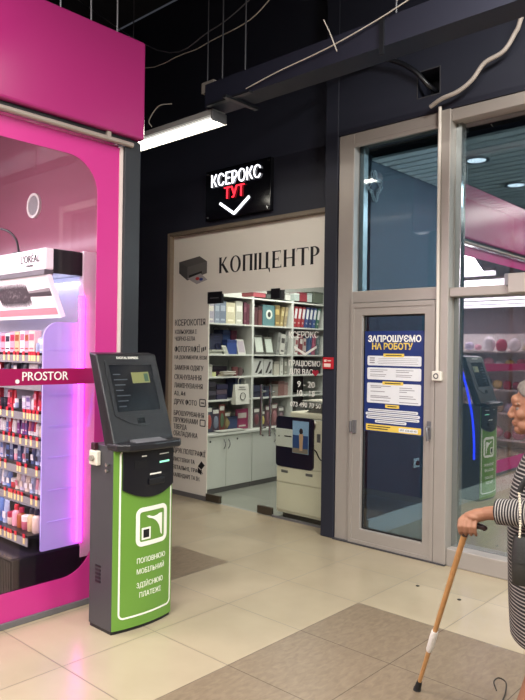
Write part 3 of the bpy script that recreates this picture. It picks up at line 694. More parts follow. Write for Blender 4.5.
G('box',0,3,.80,.09,.29,.16,'7a1e40','64193a','tall maroon folder box','box',xoff=-.12)
G('box',0,3,.58,.16,.17,.10,'26439a','1c3378','bright blue carton','box')
G('card',0,3,.83,.13,.18,.02,'c8c4bc','a89aa8','white framed card','card')
G('papers',0,3,.20,.20,.05,.06,'d6d4c8','b9bfae','loose heap of white papers','papers',xoff=.035)
G('card',0,3,.415,.07,.10,.02,'b7b9a6','8c8f80','small greenish framed card','card',xoff=.03)
G('roll',0,2,.18,.13,.05,.1,'c9cf86','a9af66','yellow-green tape roll','roll')
G('stack',0,2,.42,.24,.12,.14,'4a2038','241a2c','dark plum stack of slim boxes','stack',xoff=-.07)
G('papers',0,2,.45,.20,.06,.06,'cfcabf','b8a894','cream paper pile','papers',xoff=.035)
G('mug',0,2,.70,.075,.11,.08,'7c3a3e','5d2c30','red-brown mug','mug')
G('mug',0,2,.82,.07,.10,.08,'63474a','4c3538','dull brown mug','mug')
G('box',0,2,.08,.08,.14,.10,'b7b3a8','8d897f','small grey carton','box')
G('stack',0,1,.14,.16,.21,.14,'23202c','4a4658','dark stack of slim boxes','stack')
G('stack',0,1,.38,.18,.18,.14,'2f2c52','5b4a5e','violet-grey stack of slim boxes','stack')
G('box',0,1,.88,.10,.24,.16,'33487c','26365c','slate blue carton behind the paper bag','box',xoff=-.1)
G('bag',0,1,.68,.23,.235,.08,'d9d6cc','5a5a58','white paper bag with round emblem','bag',zoff=-.06,xoff=.125)
G('pack',0,0,.08,.10,.30,.05,'3a4258','b5433c','slate toy pack with red bubble','toy')
G('pack',0,0,.23,.11,.27,.05,'4a3c50','6c7690','plum toy pack with grey bubble','toy')
G('pack',0,0,.37,.09,.31,.05,'8a3a34','4f6a4a','red toy pack with green bubble','toy')
G('pack',0,0,.50,.10,.22,.05,'7a6246','a08a52','brown toy pack with ochre bubble','toy')
G('box',0,0,.60,.15,.16,.12,'35497c','2a3a64','blue carton in front of toy packs','box',xoff=.02)
G('book',0,0,.85,.20,.24,.02,'9c2356','c4b6ae','magenta leaflet board','board')
G('papers',0,0,.45,.42,.02,.06,'d6d6ce','bfc1b8','spread of white papers','papers',xoff=.105)
# bay 1
G('box',1,4,.08,.09,.22,.20,'5d3038','4a272e','dark red carton','box')
G('box',1,4,.21,.07,.24,.20,'6e3a3a','3a2226','brown-red carton','box')
G('emblem',1,4,.44,.24,.26,.05,'4f7f84','cfd6c8','teal book with round cream emblem','book')
G('book',1,4,.66,.10,.27,.20,'8f7440','c9a95a','gold magazine file','book',lean=.0)
G('book',1,4,.77,.055,.25,.20,'a08a4e','d0bc80','ochre leaning magazine','book',lean=.18)
G('book',1,4,.875,.05,.25,.20,'9c8a62','b9a878','tan leaning magazine','book',lean=.18)
G('card',1,3,.22,.17,.24,.02,'55564f','c4ccc0','framed pale card closer to the door','card')
G('card',1,3,.48,.16,.22,.02,'5b5c55','b9c4b8','framed pale card farther from the door','card')
G('book',1,3,.68,.05,.28,.18,'8b8d88','6c6e6a','grey leaning book','book',lean=.16)
G('book',1,3,.80,.09,.26,.18,'c2c0b6','4a4a48','white leaning book with dark mark','book',lean=.12)
G('book',1,3,.90,.045,.30,.18,'7c7e7a','9a9c96','slim grey leaning book','book',lean=.1)
G('zigzag',1,2,.17,.18,.21,.10,'c9c9c4','2c2c30','zigzag gift box closer to the door','gift box')
G('zigzag',1,2,.43,.17,.20,.10,'bfbfba','303034','zigzag gift box farther from the door','gift box')
G('box',1,2,.66,.10,.17,.12,'b9b4a4','8a8678','beige small carton','box')
G('book',1,2,.80,.06,.23,.16,'d0cec4','a8a69c','white slim book','book')
G('book',1,2,.91,.06,.21,.16,'8f8c80','c0beb2','taupe slim book','book')
G('stack',1,1,.20,.22,.15,.14,'1f2540','343c5c','navy stack of slim boxes','stack')
G('box',1,1,.45,.14,.13,.14,'2a3050','1d2238','dark navy carton','box')
G('box',1,1,.64,.10,.15,.12,'8a8078','6a625c','taupe carton','box')
G('box',1,1,.80,.12,.19,.12,'8d5a54','6e4642','brick-red carton','box')
G('box',1,1,.93,.07,.17,.12,'a8807a','84625e','rose-brown carton','box')
G('pack',1,0,.15,.11,.24,.05,'5a4a52','7a3a46','grey toy pack with maroon bubble','toy')
G('pack',1,0,.30,.10,.20,.05,'463c46','c4b052','dark toy pack with yellow bubble','toy')
G('pack',1,0,.45,.10,.26,.05,'6a4650','8f5664','plum-rose toy pack','toy')
G('pack',1,0,.62,.11,.28,.05,'7a4a4e','a86a70','dusty red toy pack','toy')
G('pack',1,0,.80,.11,.23,.05,'5d5258','84666c','mauve-grey toy pack','toy')
# bay 2: binders
bcol = ['b5232f', 'c02a34', 'ab1f2c', '24408a', '1f3876', '2a4c94', '2e6a58']
bn = ['red', 'red', 'red', 'blue', 'blue', 'blue', 'green']
for k in range(7):
    G('binder',2,4,.08+.115*k,.058,.275,.22,bcol[k],'dfe0e2','%s leaning ring binder, %s along the row' % (bn[k], ORD[k]),'binder',lean=.20)
G('book',2,3,.14,.06,.24,.16,'c9c6c0','a33a44','white and red book','book',lean=.1)
G('book',2,3,.27,.07,.26,.16,'8a2f3c','c9c6c0','dark red book','book',lean=.1)
G('book',2,3,.40,.06,.22,.16,'b8a8a4','8a2f3c','pinkish book','book')
G('book',2,3,.55,.05,.25,.16,'3a5a90','2a4270','blue leaning folder','book',lean=.12)
G('book',2,3,.67,.05,.27,.16,'b0486a','8f3856','pink leaning folder','book',lean=.12)
G('book',2,3,.80,.05,.26,.16,'5a6a70','7a8a90','grey leaning folder','book',lean=.08)
G('box',2,2,.16,.14,.12,.16,'26262c','3a3a40','black carton','box')
G('box',2,2,.42,.15,.11,.16,'1c1d24','2c2d34','low black carton','box')
G('box',2,2,.78,.18,.17,.18,'17181d','24252a','tall black carton','box')
G('papers',2,1,.75,.22,.03,.14,'d2d2ca','bfc0b8','white paper pile','papers')
G('box',2,0,.30,.18,.22,.18,'6c6e6c','5a5c5a','grey carton','box')
# on top of the units
G('box',1,5,.14,.22,.055,.2,'b4444e','94343e','flat red box','box',xoff=.03)
G('box',1,5,.46,.20,.05,.2,'4a5450','39423e','flat grey-green box','box',xoff=.03)
G('box',1,5,.72,.12,.13,.2,'15161a','202126','upright black box','box',xoff=.03)
G('box',1,5,.90,.10,.08,.2,'c4c4bc','a8a8a0','small white box','box',xoff=.03)
G('box',2,5,.10,.10,.10,.2,'a9b9b4','c9d4d0','pale teal box','box',xoff=.03)
G('box',2,5,.30,.14,.12,.2,'a02a38','7f222e','square red box','box',xoff=.03)
G('box',2,5,.48,.10,.12,.2,'b4c4c0','94a4a0','pale blue-green box','box',xoff=.03)
G('box',2,5,.74,.22,.15,.2,'5a6656','475244','wide grey-green box','box',xoff=.03)

# ------------------------------------------------------------------ copier behind the fixed glass
cp = thing('copier', 'cream office copier with dark blue front behind the fixed glass pane', 'copier', (-3.95, 5.35, 0))
B(-4.345, -3.60, 5.03, 5.62, .045, .90).build('body', M_copier, cp, bevel=.012)
B(-4.28, -3.63, 5.05, 5.58, 0, .07).build('plinth', M_black, cp)
B(-4.338, -3.61, 5.016, 5.03, .075, .345).build('lower_door', M_copier, cp, bevel=.004)
dr = B(-4.338, -3.61, 5.016, 5.03, .352, .50).build('drawer', M_copier, cp, bevel=.004)
for x_ in (-4.235, -3.93): B(x_-.042, x_+.042, 5.011, 5.017, .445, .472).build('handle', M_mgrey, dr, bevel=.003)
MB().prism([(u, 5.03, v) for u, v in rrect(-4.345, -3.885, .505, .995, .035, 5)], (0, -.022, 0)).build('front_panel', M_copierblue, cp)
tr = B(-4.346, -4.12, 5.000, 5.03, .70, .875).build('tray_recess', M_cab, cp, bevel=.004)
B(-4.23, -4.14, 4.998, 5.0, .80, .812).build('tray_slot', M_black, tr)
MB().cyl((-4.30, 4.999, .80), (-4.30, 5.0, .80), .008, 10).build('tray_button', M_black, tr)
MB().add([(-4.345,5.02,.885),(-4.11,5.02,.885),(-4.11,5.25,.885),(-4.345,5.25,.885),(-4.32,5.07,.975),(-4.10,5.07,.985),(-4.10,5.25,.985),(-4.32,5.25,.975)], [(3,2,1,0),(4,5,6,7),(0,1,5,4),(1,2,6,5),(2,3,7,6),(3,0,4,7)]).build('control_panel', M_copierblue, cp, bevel=.006)
MB().cyl((-4.25, 5.045, .935), (-4.25, 5.035, .945), .012, 12).build('start_button', mat('white_button_glow', 'f2f6ff', .4, emit=.8), cp)
B(-4.20, -3.60, 5.04, 5.62, .985, 1.045).build('scanner_lid', M_copier, cp, bevel=.014)
MB().add([(-4.05,5.10,1.045),(-3.62,5.10,1.045),(-3.62,5.5,1.045),(-4.05,5.5,1.045),(-3.96,5.16,1.12),(-3.64,5.16,1.15),(-3.64,5.45,1.15),(-3.96,5.45,1.12)], [(3,2,1,0),(4,5,6,7),(0,1,5,4),(1,2,6,5),(2,3,7,6),(3,0,4,7)]).build('document_feeder', mat('dark_feeder_tray', '55534f', .5), cp, bevel=.008)
B(-3.80, -3.60, 5.05, 5.6, 1.045, 1.13).build('feeder_head', M_copier, cp, bevel=.01)
B(-3.86, -3.60, 5.014, 5.03, .51, .985).build('side_column', M_copier, cp, bevel=.004)
B(-3.84, -3.80, 5.009, 5.014, .78, .86).build('side_latch', M_mgrey, cp)
MB().tube(bez([(-3.90, 5.005, .72), (-3.84, 4.995, .70), (-3.79, 4.995, .63), (-3.72, 5.0, .60)], 16), .006, 6).build('cable', M_black, cp, smooth=60)
o = MB(); o.fn = lambda p: (-3.99+p[0], 5.17+p[1], 1.151+p[2])
o.box(-.10, .26, -.08, .16, 0, .006); o.mat(1).box(-.06, .28, -.06, .14, .007, .013)
tag(o.build('paper_sheet', [M_white, M_copier]), 'white paper sheets lying on top of the copier feeder', 'paper')
ph = thing('photo_print', 'photo print of a standing figure by the sea, taped to the copier front', 'photo', (-4.02, 4.997, .65))
x0, x1, z0, z1 = -4.120, -3.925, .655, .965
B(x0, x1, 4.990, 4.996, z0, z1).build('sheet', hexmat('8fb0d6', .4), ph)
B(x0+.004, x1-.004, 4.988, 4.990, z0+.004, z0+.175).build('sea', hexmat('2f4f86', .4), ph)
B(x0+.004, x1-.004, 4.9875, 4.990, z0+.004, z0+.05).build('shore', hexmat('8a7f74', .4), ph)
fg = MB()
def fl(pts): fg.prism([(u, 4.9885, v) for u, v in pts], (0, -.0025, 0))
xc = (x0+x1)/2+.01
fl([(xc-.016, z0+.03), (xc+.018, z0+.03), (xc+.022, z0+.12), (xc+.028, z0+.19), (xc-.024, z0+.19), (xc-.02, z0+.12)])
fg.mat(1); fl([(xc+.022*math.cos(k*PI/8), z0+.215+.028*math.sin(k*PI/8)) for k in range(16)])
fg.build('figure_print', [hexmat('c8a283', .5), hexmat('2a2428', .5)], ph)

# ------------------------------------------------------------------ aluminium entrance: door_1, transom and windows
YF, YB = 4.78, 4.95
fr = struct_root('window_5', (-2.9, YF, 0))
MB().box(-3.458, -3.300, YF, YB, 0, 3.52).build('left_jamb', M_alu, fr, bevel=.006)
MB().box(-3.300, -2.505, YF, YB, 3.425, 3.52).build('top_beam', M_alu, fr, bevel=.006)
MB().box(-3.300, -2.505, YF, YB, 2.055, 2.155).build('transom_rail', M_alu, fr, bevel=.006)
B(-2.505, -2.400, YF-.02, YB, 0, 3.52).build('mullion', M_alu, fr, bevel=.006)
B(-3.31, -3.29, YF-.012, YF, .03, 2.10).build('inner_bead', M_alu, fr, bevel=.003)
B(-3.300, -2.505, YF-.006, YF+.02, 3.395, 3.425).build('inner_bead', M_alu, fr, bevel=.003)
M_glt = glass('transom_glass', .06, 'bfccd2')
B(-3.300, -2.505, 4.86, 4.872, 2.155, 3.425).build('glass', M_glt, fr)
B(-3.300, -3.262, 4.873, 4.94, 2.155, 3.425).build('inner_reveal', mat('pale_reveal', 'b9c4c6', .3, metal=.4), fr)
d1 = struct_root('door_1', (-2.92, YF, 0))
ring_o = [(-3.296, .03), (-2.512, .03), (-2.512, 2.02), (-3.296, 2.02)]; ring_i = [(-3.188, .135), (-2.603, .135), (-2.603, 1.945), (-3.188, 1.945)]
MB().ring([(u, YF-.012, v) for u, v in ring_o], [(u, YF-.012, v) for u, v in ring_i], (0, .06, 0)).build('leaf_frame', M_alu, d1, bevel=.005)
MB().ring([(u, YF-.02, v) for u, v in rrect(-3.302, -2.506, .012, 2.05, .001, 1)], [(u, YF-.02, v) for u, v in rrect(-3.270, -2.538, .04, 2.012, .001, 1)], (0, .012, 0)).build('leaf_bead', M_alu, d1, bevel=.002)
MB().ring([(u, YF+.018, v) for u, v in ring_i], [(u, YF+.018, v) for u, v in [(-3.176, .147), (-2.615, .147), (-2.615, 1.933), (-3.176, 1.933)]], (0, .02, 0)).build('gasket', M_rubber, d1)
B(-3.188, -2.603, 4.802, 4.814, .135, 1.945).build('glass', glass('door_glass', .12, '9fb0ba'), d1)
def lever(x, z):
    m = MB().box(x-.018, x+.018, YF-.024, YF-.012, z-.07, z+.07).cyl((x, YF-.024, z+.02), (x, YF-.06, z+.02), .012, 12)
    m.tube(bez([(x, YF-.06, z+.02), (x+.008, YF-.066, z-.01), (x+.012, YF-.066, z-.08)], 10), .011, 8)
    m.build('handle', M_mgrey, d1, smooth=40, bevel=.0)
lever(-2.548, 1.03)
for z in (1.0,):
    MB().box(-3.262, -3.232, YF-.03, YF-.012, z-.055, z+.055).cyl((-3.282, YF-.028, z-.045), (-3.282, YF-.028, z+.045), .012, 12).build('hinge', M_mgrey, d1, smooth=40)
MB().box(-3.46, -2.4, YF-.03, YF+.1, 0, .012).build('trim_7', M_dgrey, kind='structure')
# windows beside the door
M_glr = glass('mirror_window_glass', .28, 'b2bdc0')
w6 = struct_root('window_6', (-1.0, YF, 0))
B(-2.400, .62, YF, YB, 3.425, 3.52).build('top_beam', M_alu, w6, bevel=.006)
B(-2.400, .62, YF, YB, 2.070, 2.140).build('cross_rail', M_alu, w6, bevel=.006)
B(-2.400, .62, YF, YB, 0, .135).build('bottom_rail', M_alu, w6, bevel=.006)
B(-1.10, -1.0, YF-.008, YB+.004, .002, 3.524).build('mullion', M_alu, w6, bevel=.006)
B(.52, .622, YF-.008, YB+.004, .002, 3.524).build('mullion', M_alu, w6, bevel=.006)
B(-2.400, .60, 4.895, 4.903, 2.140, 3.425).build('upper_glass', M_glr, w6)
B(-2.400, .60, 4.895, 4.903, .135, 2.070).build('lower_glass', M_glr, w6)
B(-2.400, -2.352, 4.86, 4.894, .135, 3.425).build('inner_bead', mat('shiny_bead', 'a8b0b2', .15, metal=.9), w6)
B(-1.93, -1.70, YF-.045, YF, 2.075, 2.215).build('closer_box', M_alu, w6, bevel=.006)
B(-1.955, -1.93, YF-.04, YF, 2.13, 2.215).build('closer_bracket', M_mgrey, w6)

# vacancy poster on the door glass
po = thing('vacancy_poster', 'blue recruitment poster with white and yellow text on the aluminium door glass', 'poster', (-2.9, 4.80, .98))
PX0, PX1, PZ0, PZ1 = -3.184, -2.607, .972, 1.812
YP = 4.798
M_pb = mat('poster_blue', '21336e', .35, noise=.04); M_pw = mat('poster_white', 'dcdde2', .4); M_py = mat('poster_yellow', 'e2c25a', .4); M_pt = mat('poster_small_print', '8d8a92', .5)
B(PX0, PX1, YP, YP+.003, PZ0, PZ1).build('sheet', M_pb, po)
pu = lambda u: PX0+(PX1-PX0)*u
pv = lambda v: PZ1-(PZ1-PZ0)*v
MB().text('ЗАПРОШУЄМО', (pu(.5), YP, pv(.105)), (1, 0, 0), (0, 0, 1), .05, width=.50, align='C', bold=.03, depth=.0006).build('white_title', M_lwhite, po)
MB().text('НА РОБОТУ', (pu(.47), YP, pv(.180)), (1, 0, 0), (0, 0, 1), .05, width=.385, align='C', bold=.03, depth=.0006).build('yellow_title', M_py, po)
bx = MB(); lnm = MB()
def panel(u0, u1, v0, v1): bx.prism([(a, YP, c) for a, c in rrect(pu(u0), pu(u1), pv(v1), pv(v0), .012, 3)], (0, -.001, 0))
panel(.06, .94, .245, .342); panel(.06, .94, .362, .482); panel(.06, .94, .515, .715)
for k in range(4):
    u0, u1 = ((.08, .90), (.04, .93), (.05, .92), (.2, .72))[k]; panel(u0, u1, .775+.036*k, .803+.036*k)
bx.build('white_panels', M_pw, po)
def line(u0, u1, v, t=.006): lnm.box(pu(u0), pu(u1), YP-.0016, YP-.001, pv(v)-t/2, pv(v)+t/2)
for v in (.27, .288, .306, .322): line(.22+random.random()*.03, .86+random.random()*.04, v, .003)
for v in (.268, .29, .314): line(.10, .185, v, .010)
for v, a in ((.385, .40), (.402, .33), (.430, .38), (.447, .36)): line(.11, a, v, .005); line(.54, a+.42, v, .005)
for v, a in ((.545, .46), (.56, .30), (.60, .36), (.645, .42), (.66, .46), (.69, .44)): line(.12, a, v, .006)
for v, a in ((.555, .80), (.575, .84), (.595, .72), (.635, .82), (.655, .86), (.695, .90)): line(.60, a, v, .006)
for k in range(4): line(((.11, .07, .08, .23))[k], ((.87, .90, .89, .69))[k], .789+.036*k, .006)
lnm.build('small_print', M_pt, po)
def tab(u0, u1, v0, v1): MB().prism([(a, YP-.001, c) for a, c in rrect(pu(u0), pu(u1), pv(v1), pv(v0), .006, 3)], (0, -.0012, 0)).build('yellow_tab', M_py, po)
tab(.33, .67, .222, .256); tab(.32, .66, .498, .530); tab(.37, .60, .725, .758); tab(.05, .95, .928, .992)
tx = MB()
for (u0, u1, v) in ((.37, .63, .239), (.36, .62, .514), (.41, .56, .741), (.08, .46, .948), (.08, .42, .970)): tx.box(pu(u0), pu(u1), YP-.0030, YP-.0022, pv(v)-.004, pv(v)+.004)
tx.build('tab_print', hexmat('4a4230', .5), po)
B(pu(.60), pu(.90), YP-.0030, YP-.0022, pv(.982), pv(.944)).build('phone_field', M_pw, po)
MB().text('097 123 45 45', (pu(.75), YP-.003, pv(.971)), (1, 0, 0), (0, 0, 1), .014, width=.15, align='C', depth=.0004).build('phone_number', M_letter, po)

# cable conduit down the mullion with its junction box, and loose conduit above
cn = thing('cable_conduit', 'thin white cable conduit running down the mullion beside the aluminium door', 'conduit', (-2.478, 4.74, 1.42))
MB().cyl((-2.478, 4.745, 1.49), (-2.483, 4.745, 3.545), .0135, 12).build('tube', mat('white_plastic_conduit', 'cfc8c0', .45), cn, smooth=40)
jb = B(-2.515, -2.435, 4.728, 4.76, 1.42, 1.495).build('junction_box', mat('white_plastic_box', 'd6d0c6', .4), cn, bevel=.006)
MB().ring(disc_y(-2.478, 4.728, 1.457, .022, 16), disc_y(-2.478, 4.728, 1.457, .014, 16), (0, -.002, 0)).build('cover_screw', M_dgrey, jb)
fx = MB().tube(bez([(-2.54, 4.70, 3.545), (-2.44, 4.68, 3.575), (-2.30, 4.68, 3.60), (-2.19, 4.68, 3.66), (-2.10, 4.68, 3.755), (-1.96, 4.68, 3.80), (-1.88, 4.68, 3.90), (-1.83, 4.66, 3.98), (-1.72, 4.6, 4.3), (-1.6, 4.5, 5.6)], 60), .0165, 10).build('flexible_conduit', mat('grey_flex_conduit', 'a89f98', .5), smooth=60)
tag(fx, 'loose pale flexible conduit curving down from the ceiling to the door head', 'conduit')
# frame of the hole in the wall with the black cable going in
vo = MB().ring([(hx0-.008, 4.772, hz0-.008), (hx1+.008, 4.772, hz0-.008), (hx1+.008, 4.772, hz1+.008), (hx0-.008, 4.772, hz1+.008)], [(hx0, 4.772, hz0), (hx1, 4.772, hz0), (hx1, 4.772, hz1), (hx0, 4.772, hz1)], (0, -.006, 0)).build('trim_8', M_dgrey, kind='structure')
B(hx0, hx1, 4.985, 5.0, hz0, hz1).build('wall_opening_back', M_black, kind='structure')
kb = MB().tube(bez([(-3.75, 3.9, 3.78), (-3.5, 4.2, 3.90), (-3.1, 4.6, 4.06), (-2.85, 4.68, 3.98), (-2.68, 4.70, 3.86), (-2.59, 4.76, 3.74), (-2.55, 4.92, 3.70)], 36), .02, 8).build('thick_cable', M_black, smooth=60)
tag(kb, 'thick black cable drooping into the square hole above the door', 'cable')

# ------------------------------------------------------------------ ceiling services over the passage
tr_ = thing('cable_tray', 'long dark metal cable tray hung along the passage above the copy centre', 'cable tray', (-1.5, 3.7, 3.55))
MB().box(-3.92, 1.6, 3.60, 3.80, 3.555, 3.565).box(-3.92, 1.6, 3.60, 3.606, 3.565, 3.735).box(-3.92, 1.6, 3.794, 3.80, 3.565, 3.735).build('channel', mat('slate_tray_metal', '1f2131', .5, metal=.2), tr_)
for (x_, y_) in ((-3.745, 3.62), (-3.50, 3.62), (-2.2, 3.62), (-2.05, 3.78), (-.6, 3.62), (.8, 3.62)):
    MB().cyl((x_, y_, 3.57), (x_, y_, 5.6), .006, 6).build('hanger_rod', mat('pale_rod', '47484f', .5), tr_)
MB().box(-3.86, -3.40, 3.56, 3.60, 3.54, 3.556).box(-3.62, -3.58, 3.5, 3.86, 3.53, 3.55).build('cross_bracket', M_black, tr_)
for x_ in (-2.3, -.9): MB().box(x_, x_+.03, 3.585, 3.60, 3.50, 3.74).build('strap', M_black, tr_)
lm = thing('fluorescent_lamp', 'bright white fluorescent lamp fixture hanging at the end of the cable tray', 'ceiling light', (-4.6, 3.7, 3.43))
B(-5.45, -3.86, 3.63, 3.77, 3.50, 3.545).build('housing', mat('grey_lamp_housing', '9a9a98', .4), lm, bevel=.004)
lr = MB().add([(-5.45,3.66,3.50),(-3.86,3.66,3.50),(-3.86,3.74,3.50),(-5.45,3.74,3.50),(-5.45,3.61,3.455),(-3.86,3.61,3.455),(-3.86,3.79,3.455),(-5.45,3.79,3.455)], [(0,1,5,4),(1,2,6,5),(2,3,7,6),(3,0,4,7)])
lr.build('reflector', mat('white_reflector', 'f2f0e8', .3, emit=.6), lm)
for y_ in (3.665, 3.735): MB().cyl((-5.43, y_, 3.468), (-3.885, y_, 3.468), .014, 12).build('tube', mat('lamp_tube_glow', 'fff8ea', .4, emit=18.), lm, smooth=40)
B(-3.875, -3.85, 3.62, 3.78, 3.452, 3.53).build('end_cap', M_mgrey, lm, bevel=.006)
for x_ in (-5.0, -4.0): MB().cyl((x_, 3.7, 3.545), (x_, 3.7, 5.6), .005, 6).build('hanger_rod', mat('pale_rod', '47484f', .5), lm)
jb = thing('ceiling_junction_box', 'small grey junction box above the end of the fluorescent lamp', 'junction box', (-3.95, 3.70, 3.70))
B(-4.02, -3.88, 3.65, 3.75, 3.70, 3.79).build('box', mat('grey_junction_plastic', '86807a', .5), jb, bevel=.006)
MB().cyl((-3.95, 3.7, 3.545), (-3.95, 3.7, 3.70), .006, 8).build('stem', M_mgrey, jb)
def cable(name, label, pts, r, hexc):
    tag(MB().tube(bez(pts, 40), r, 6).build(name, hexmat(hexc, .5), smooth=60), label, 'cable')
cable('hanging_cable', 'thin pale slack cable strung from the pink fascia towards the ceiling', [(-7.2, 3.75, 5.58), (-5.2, 3.75, 4.3), (-4.35, 3.75, 4.16), (-4.0, 3.75, 4.17), (-3.58, 3.75, 4.20), (-3.3, 3.75, 4.33), (-3.1, 3.75, 4.41), (-2.2, 3.7, 4.8), (-1.0, 3.6, 5.58)], .004, 'a9a39b')
cable('hanging_cable', 'thin dark slack cable strung higher behind the pale one', [(-6.6, 3.9, 5.58), (-4.9, 3.9, 4.40), (-4.2, 3.9, 4.36), (-3.7, 3.9, 4.48), (-3.2, 3.9, 4.70), (-2.4, 3.9, 5.05), (-1.6, 3.9, 5.58)], .005, '5a5a62')
cable('hanging_cable', 'pale cable lying along the edge of the cable tray', [(-3.45, 3.58, 3.58), (-3.13, 3.575, 3.62), (-2.7, 3.57, 3.655), (-2.32, 3.575, 3.72), (-2.05, 3.57, 3.78), (-1.75, 3.57, 3.86), (-1.2, 3.57, 4.1)], .0045, 'c2bcb2')
cable('hanging_wire', 'short thin wire end dangling from the tray near the pillar', [(-2.72, 3.56, 3.85), (-2.66, 3.55, 3.74), (-2.60, 3.55, 3.60)], .004, 'c0bab0')
cable('hanging_wire', 'short thin wire end dangling above the square wall hole', [(-2.25, 3.56, 4.05), (-2.20, 3.55, 3.90), (-2.15, 3.55, 3.78)], .004, 'c0bab0')
cable('hanging_wire', 'short thin curled wire hanging near the fluorescent lamp', [(-4.62, 3.625, 3.56), (-4.60, 3.58, 3.60), (-4.45, 3.56, 3.68), (-4.28, 3.56, 3.66)], .004, 'c0bab0')
cable('hanging_wire', 'forked thin wire end hanging over the entrance windows', [(-1.62, 3.57, 3.90), (-1.55, 3.57, 3.74), (-1.50, 3.57, 3.66)], .004, 'c0bab0')
for k, y_ in enumerate((1.95, 2.2, 2.42, 2.62)):
    tag(MB().cyl((-3.72, y_, 3.69), (-3.72, y_-.03*(k == 2), 5.6), .005, 6).build('suspension_wire', hexmat('8a8a90', .5)), 'thin suspension wire holding the pink fascia, %s from its free end' % ORD[3-k], 'wire', 'suspension wires above the pink fascia')
# things seen behind the entrance glass
c_ = []
for k in range(90):
    a = k*.42; r_ = .085+.03*math.sin(k*1.7)
    c_.append((-3.245+.012*math.sin(k*.9), 5.02+r_*math.cos(a)+.015*math.sin(k*.31), 3.10+r_*1.25*math.sin(a)))
tag(MB().tube(c_, .003, 5).build('coiled_wire', hexmat('b8c0c4', .5)), 'tangled coil of pale wire hanging on the grey-blue vestibule wall', 'wire')
sk = thing('wall_socket', 'white wall socket on the blue vestibule wall behind the door glass', 'socket', (-3.262, 5.84, .52))
B(-3.27, -3.255, 5.79, 5.90, .52, .61).build('plate', M_white, sk, bevel=.004)
MB().cyl((-3.255, 5.845, .565), (-3.235, 5.845, .565), .022, 14).build('plug', M_black, sk)
MB().tube(bez([(-3.235, 5.845, .565), (-3.20, 5.86, .5), (-3.22, 5.9, .3), (-3.2, 5.95, .02)], 20), .006, 6).build('lead', M_black, sk, smooth=60)

# ------------------------------------------------------------------ payment kiosk
KY0, KY1, KX = 2.252, 2.690, -3.180
kk = thing('payment_kiosk', 'green and grey payment kiosk with tilted black screen by the pink shop window', 'payment kiosk', (-3.29, 2.47, 0))
def kx(y): 
    f = (y-(KY0+KY1)/2)/((KY1-KY0)/2); return KX+.032*(1-f*f)
def foot(inset=0, off=0., n=12):
    pts = [(-3.40+inset, KY0+inset), (-3.40+inset, KY1-inset)]
    for k in range(n+1):
        y = KY1-inset-(KY1-KY0-2*inset)*k/n; pts.append((kx(y)-inset+off, y))
    return pts
M_kg = mat('grey_kiosk_metal', '444448', .42, metal=.2); M_green = mat('lime_green_kiosk_panel', '66923a', .3, noise=.03, scale=3)
MB().prism([(x_, y_, .02) for x_, y_ in foot()], (0, 0, 1.055)).build('body', M_kg, kk, bevel=.004)
MB().prism([(x_, y_, 0) for x_, y_ in foot(.006)], (0, 0, .02)).build('plinth', M_black, kk)
# curved front: coordinates (y, z, lift) mapped on to the bulging face
def curved(mb): mb.fn = lambda p: (kx(p[0])+p[2], p[0], p[1]); return mb
def strip_panel(y0, y1, zlo, zhi, off, th, n=16):
    m = curved(MB()); lo, hi = [], []
    for k in range(n+1):
        y = y0+(y1-y0)*k/n; lo.append((y, zlo(y))); hi.append((y, zhi(y)))
    pts = lo+hi[::-1]; N_ = len(pts)
    vs = [(y, z, off) for y, z in pts]+[(y, z, off+th) for y, z in pts]
    nn = n+1; fs = []
    for k in range(n):
        a, b_, c, d = k, k+1, N_-2-k, N_-1-k
        fs += [(a, b_, c, d), (a+N_, d+N_, c+N_, b_+N_)]
    fs += [(i, i+N_, (i+1) % N_+N_, (i+1) % N_) for i in range(N_)]
    return m.add(vs, fs)
fp = strip_panel(KY0+.004, KY1-.004, lambda y: .022, lambda y: 1.06, 0, .006).build('front_panel', M_green, kk, smooth=30, label='lime green curved front panel')
def ring_curved(y0, y1, z0, z1, r, t, off=.006, th=.0015, sub=5):
    o_ = rrect(y0, y1, z0, z1, r, 6); i_ = rrect(y0+t, y1-t, z0+t, z1-t, max(.002, r-t), 6)
    def dens(l):
        out = []
        for a, c in zip(l, l[1:]+l[:1]):
            for k in range(sub): out.append((a[0]+(c[0]-a[0])*k/sub, a[1]+(c[1]-a[1])*k/sub))
        return out
    o_, i_ = dens(o_), dens(i_)
    m = curved(MB()); n = len(o_)
    vs = [(a, c, off) for a, c in o_]+[(a, c, off) for a, c in i_]+[(a, c, off+th) for a, c in o_]+[(a, c, off+th) for a, c in i_]
    fs = []
    for k in range(n):
        j = (k+1) % n; fs += [(k,j,n+j,n+k), (2*n+k,3*n+k,3*n+j,2*n+j), (k,2*n+k,2*n+j,j), (n+k,n+j,3*n+j,3*n+k)]
    return m.add(vs, fs)
M_kw = mat('white_kiosk_print', 'f0efe6', .4)
ring_curved(KY0+.036, KY1-.014, .078, 1.055, .035, .010).build('border_line', M_kw, fp)
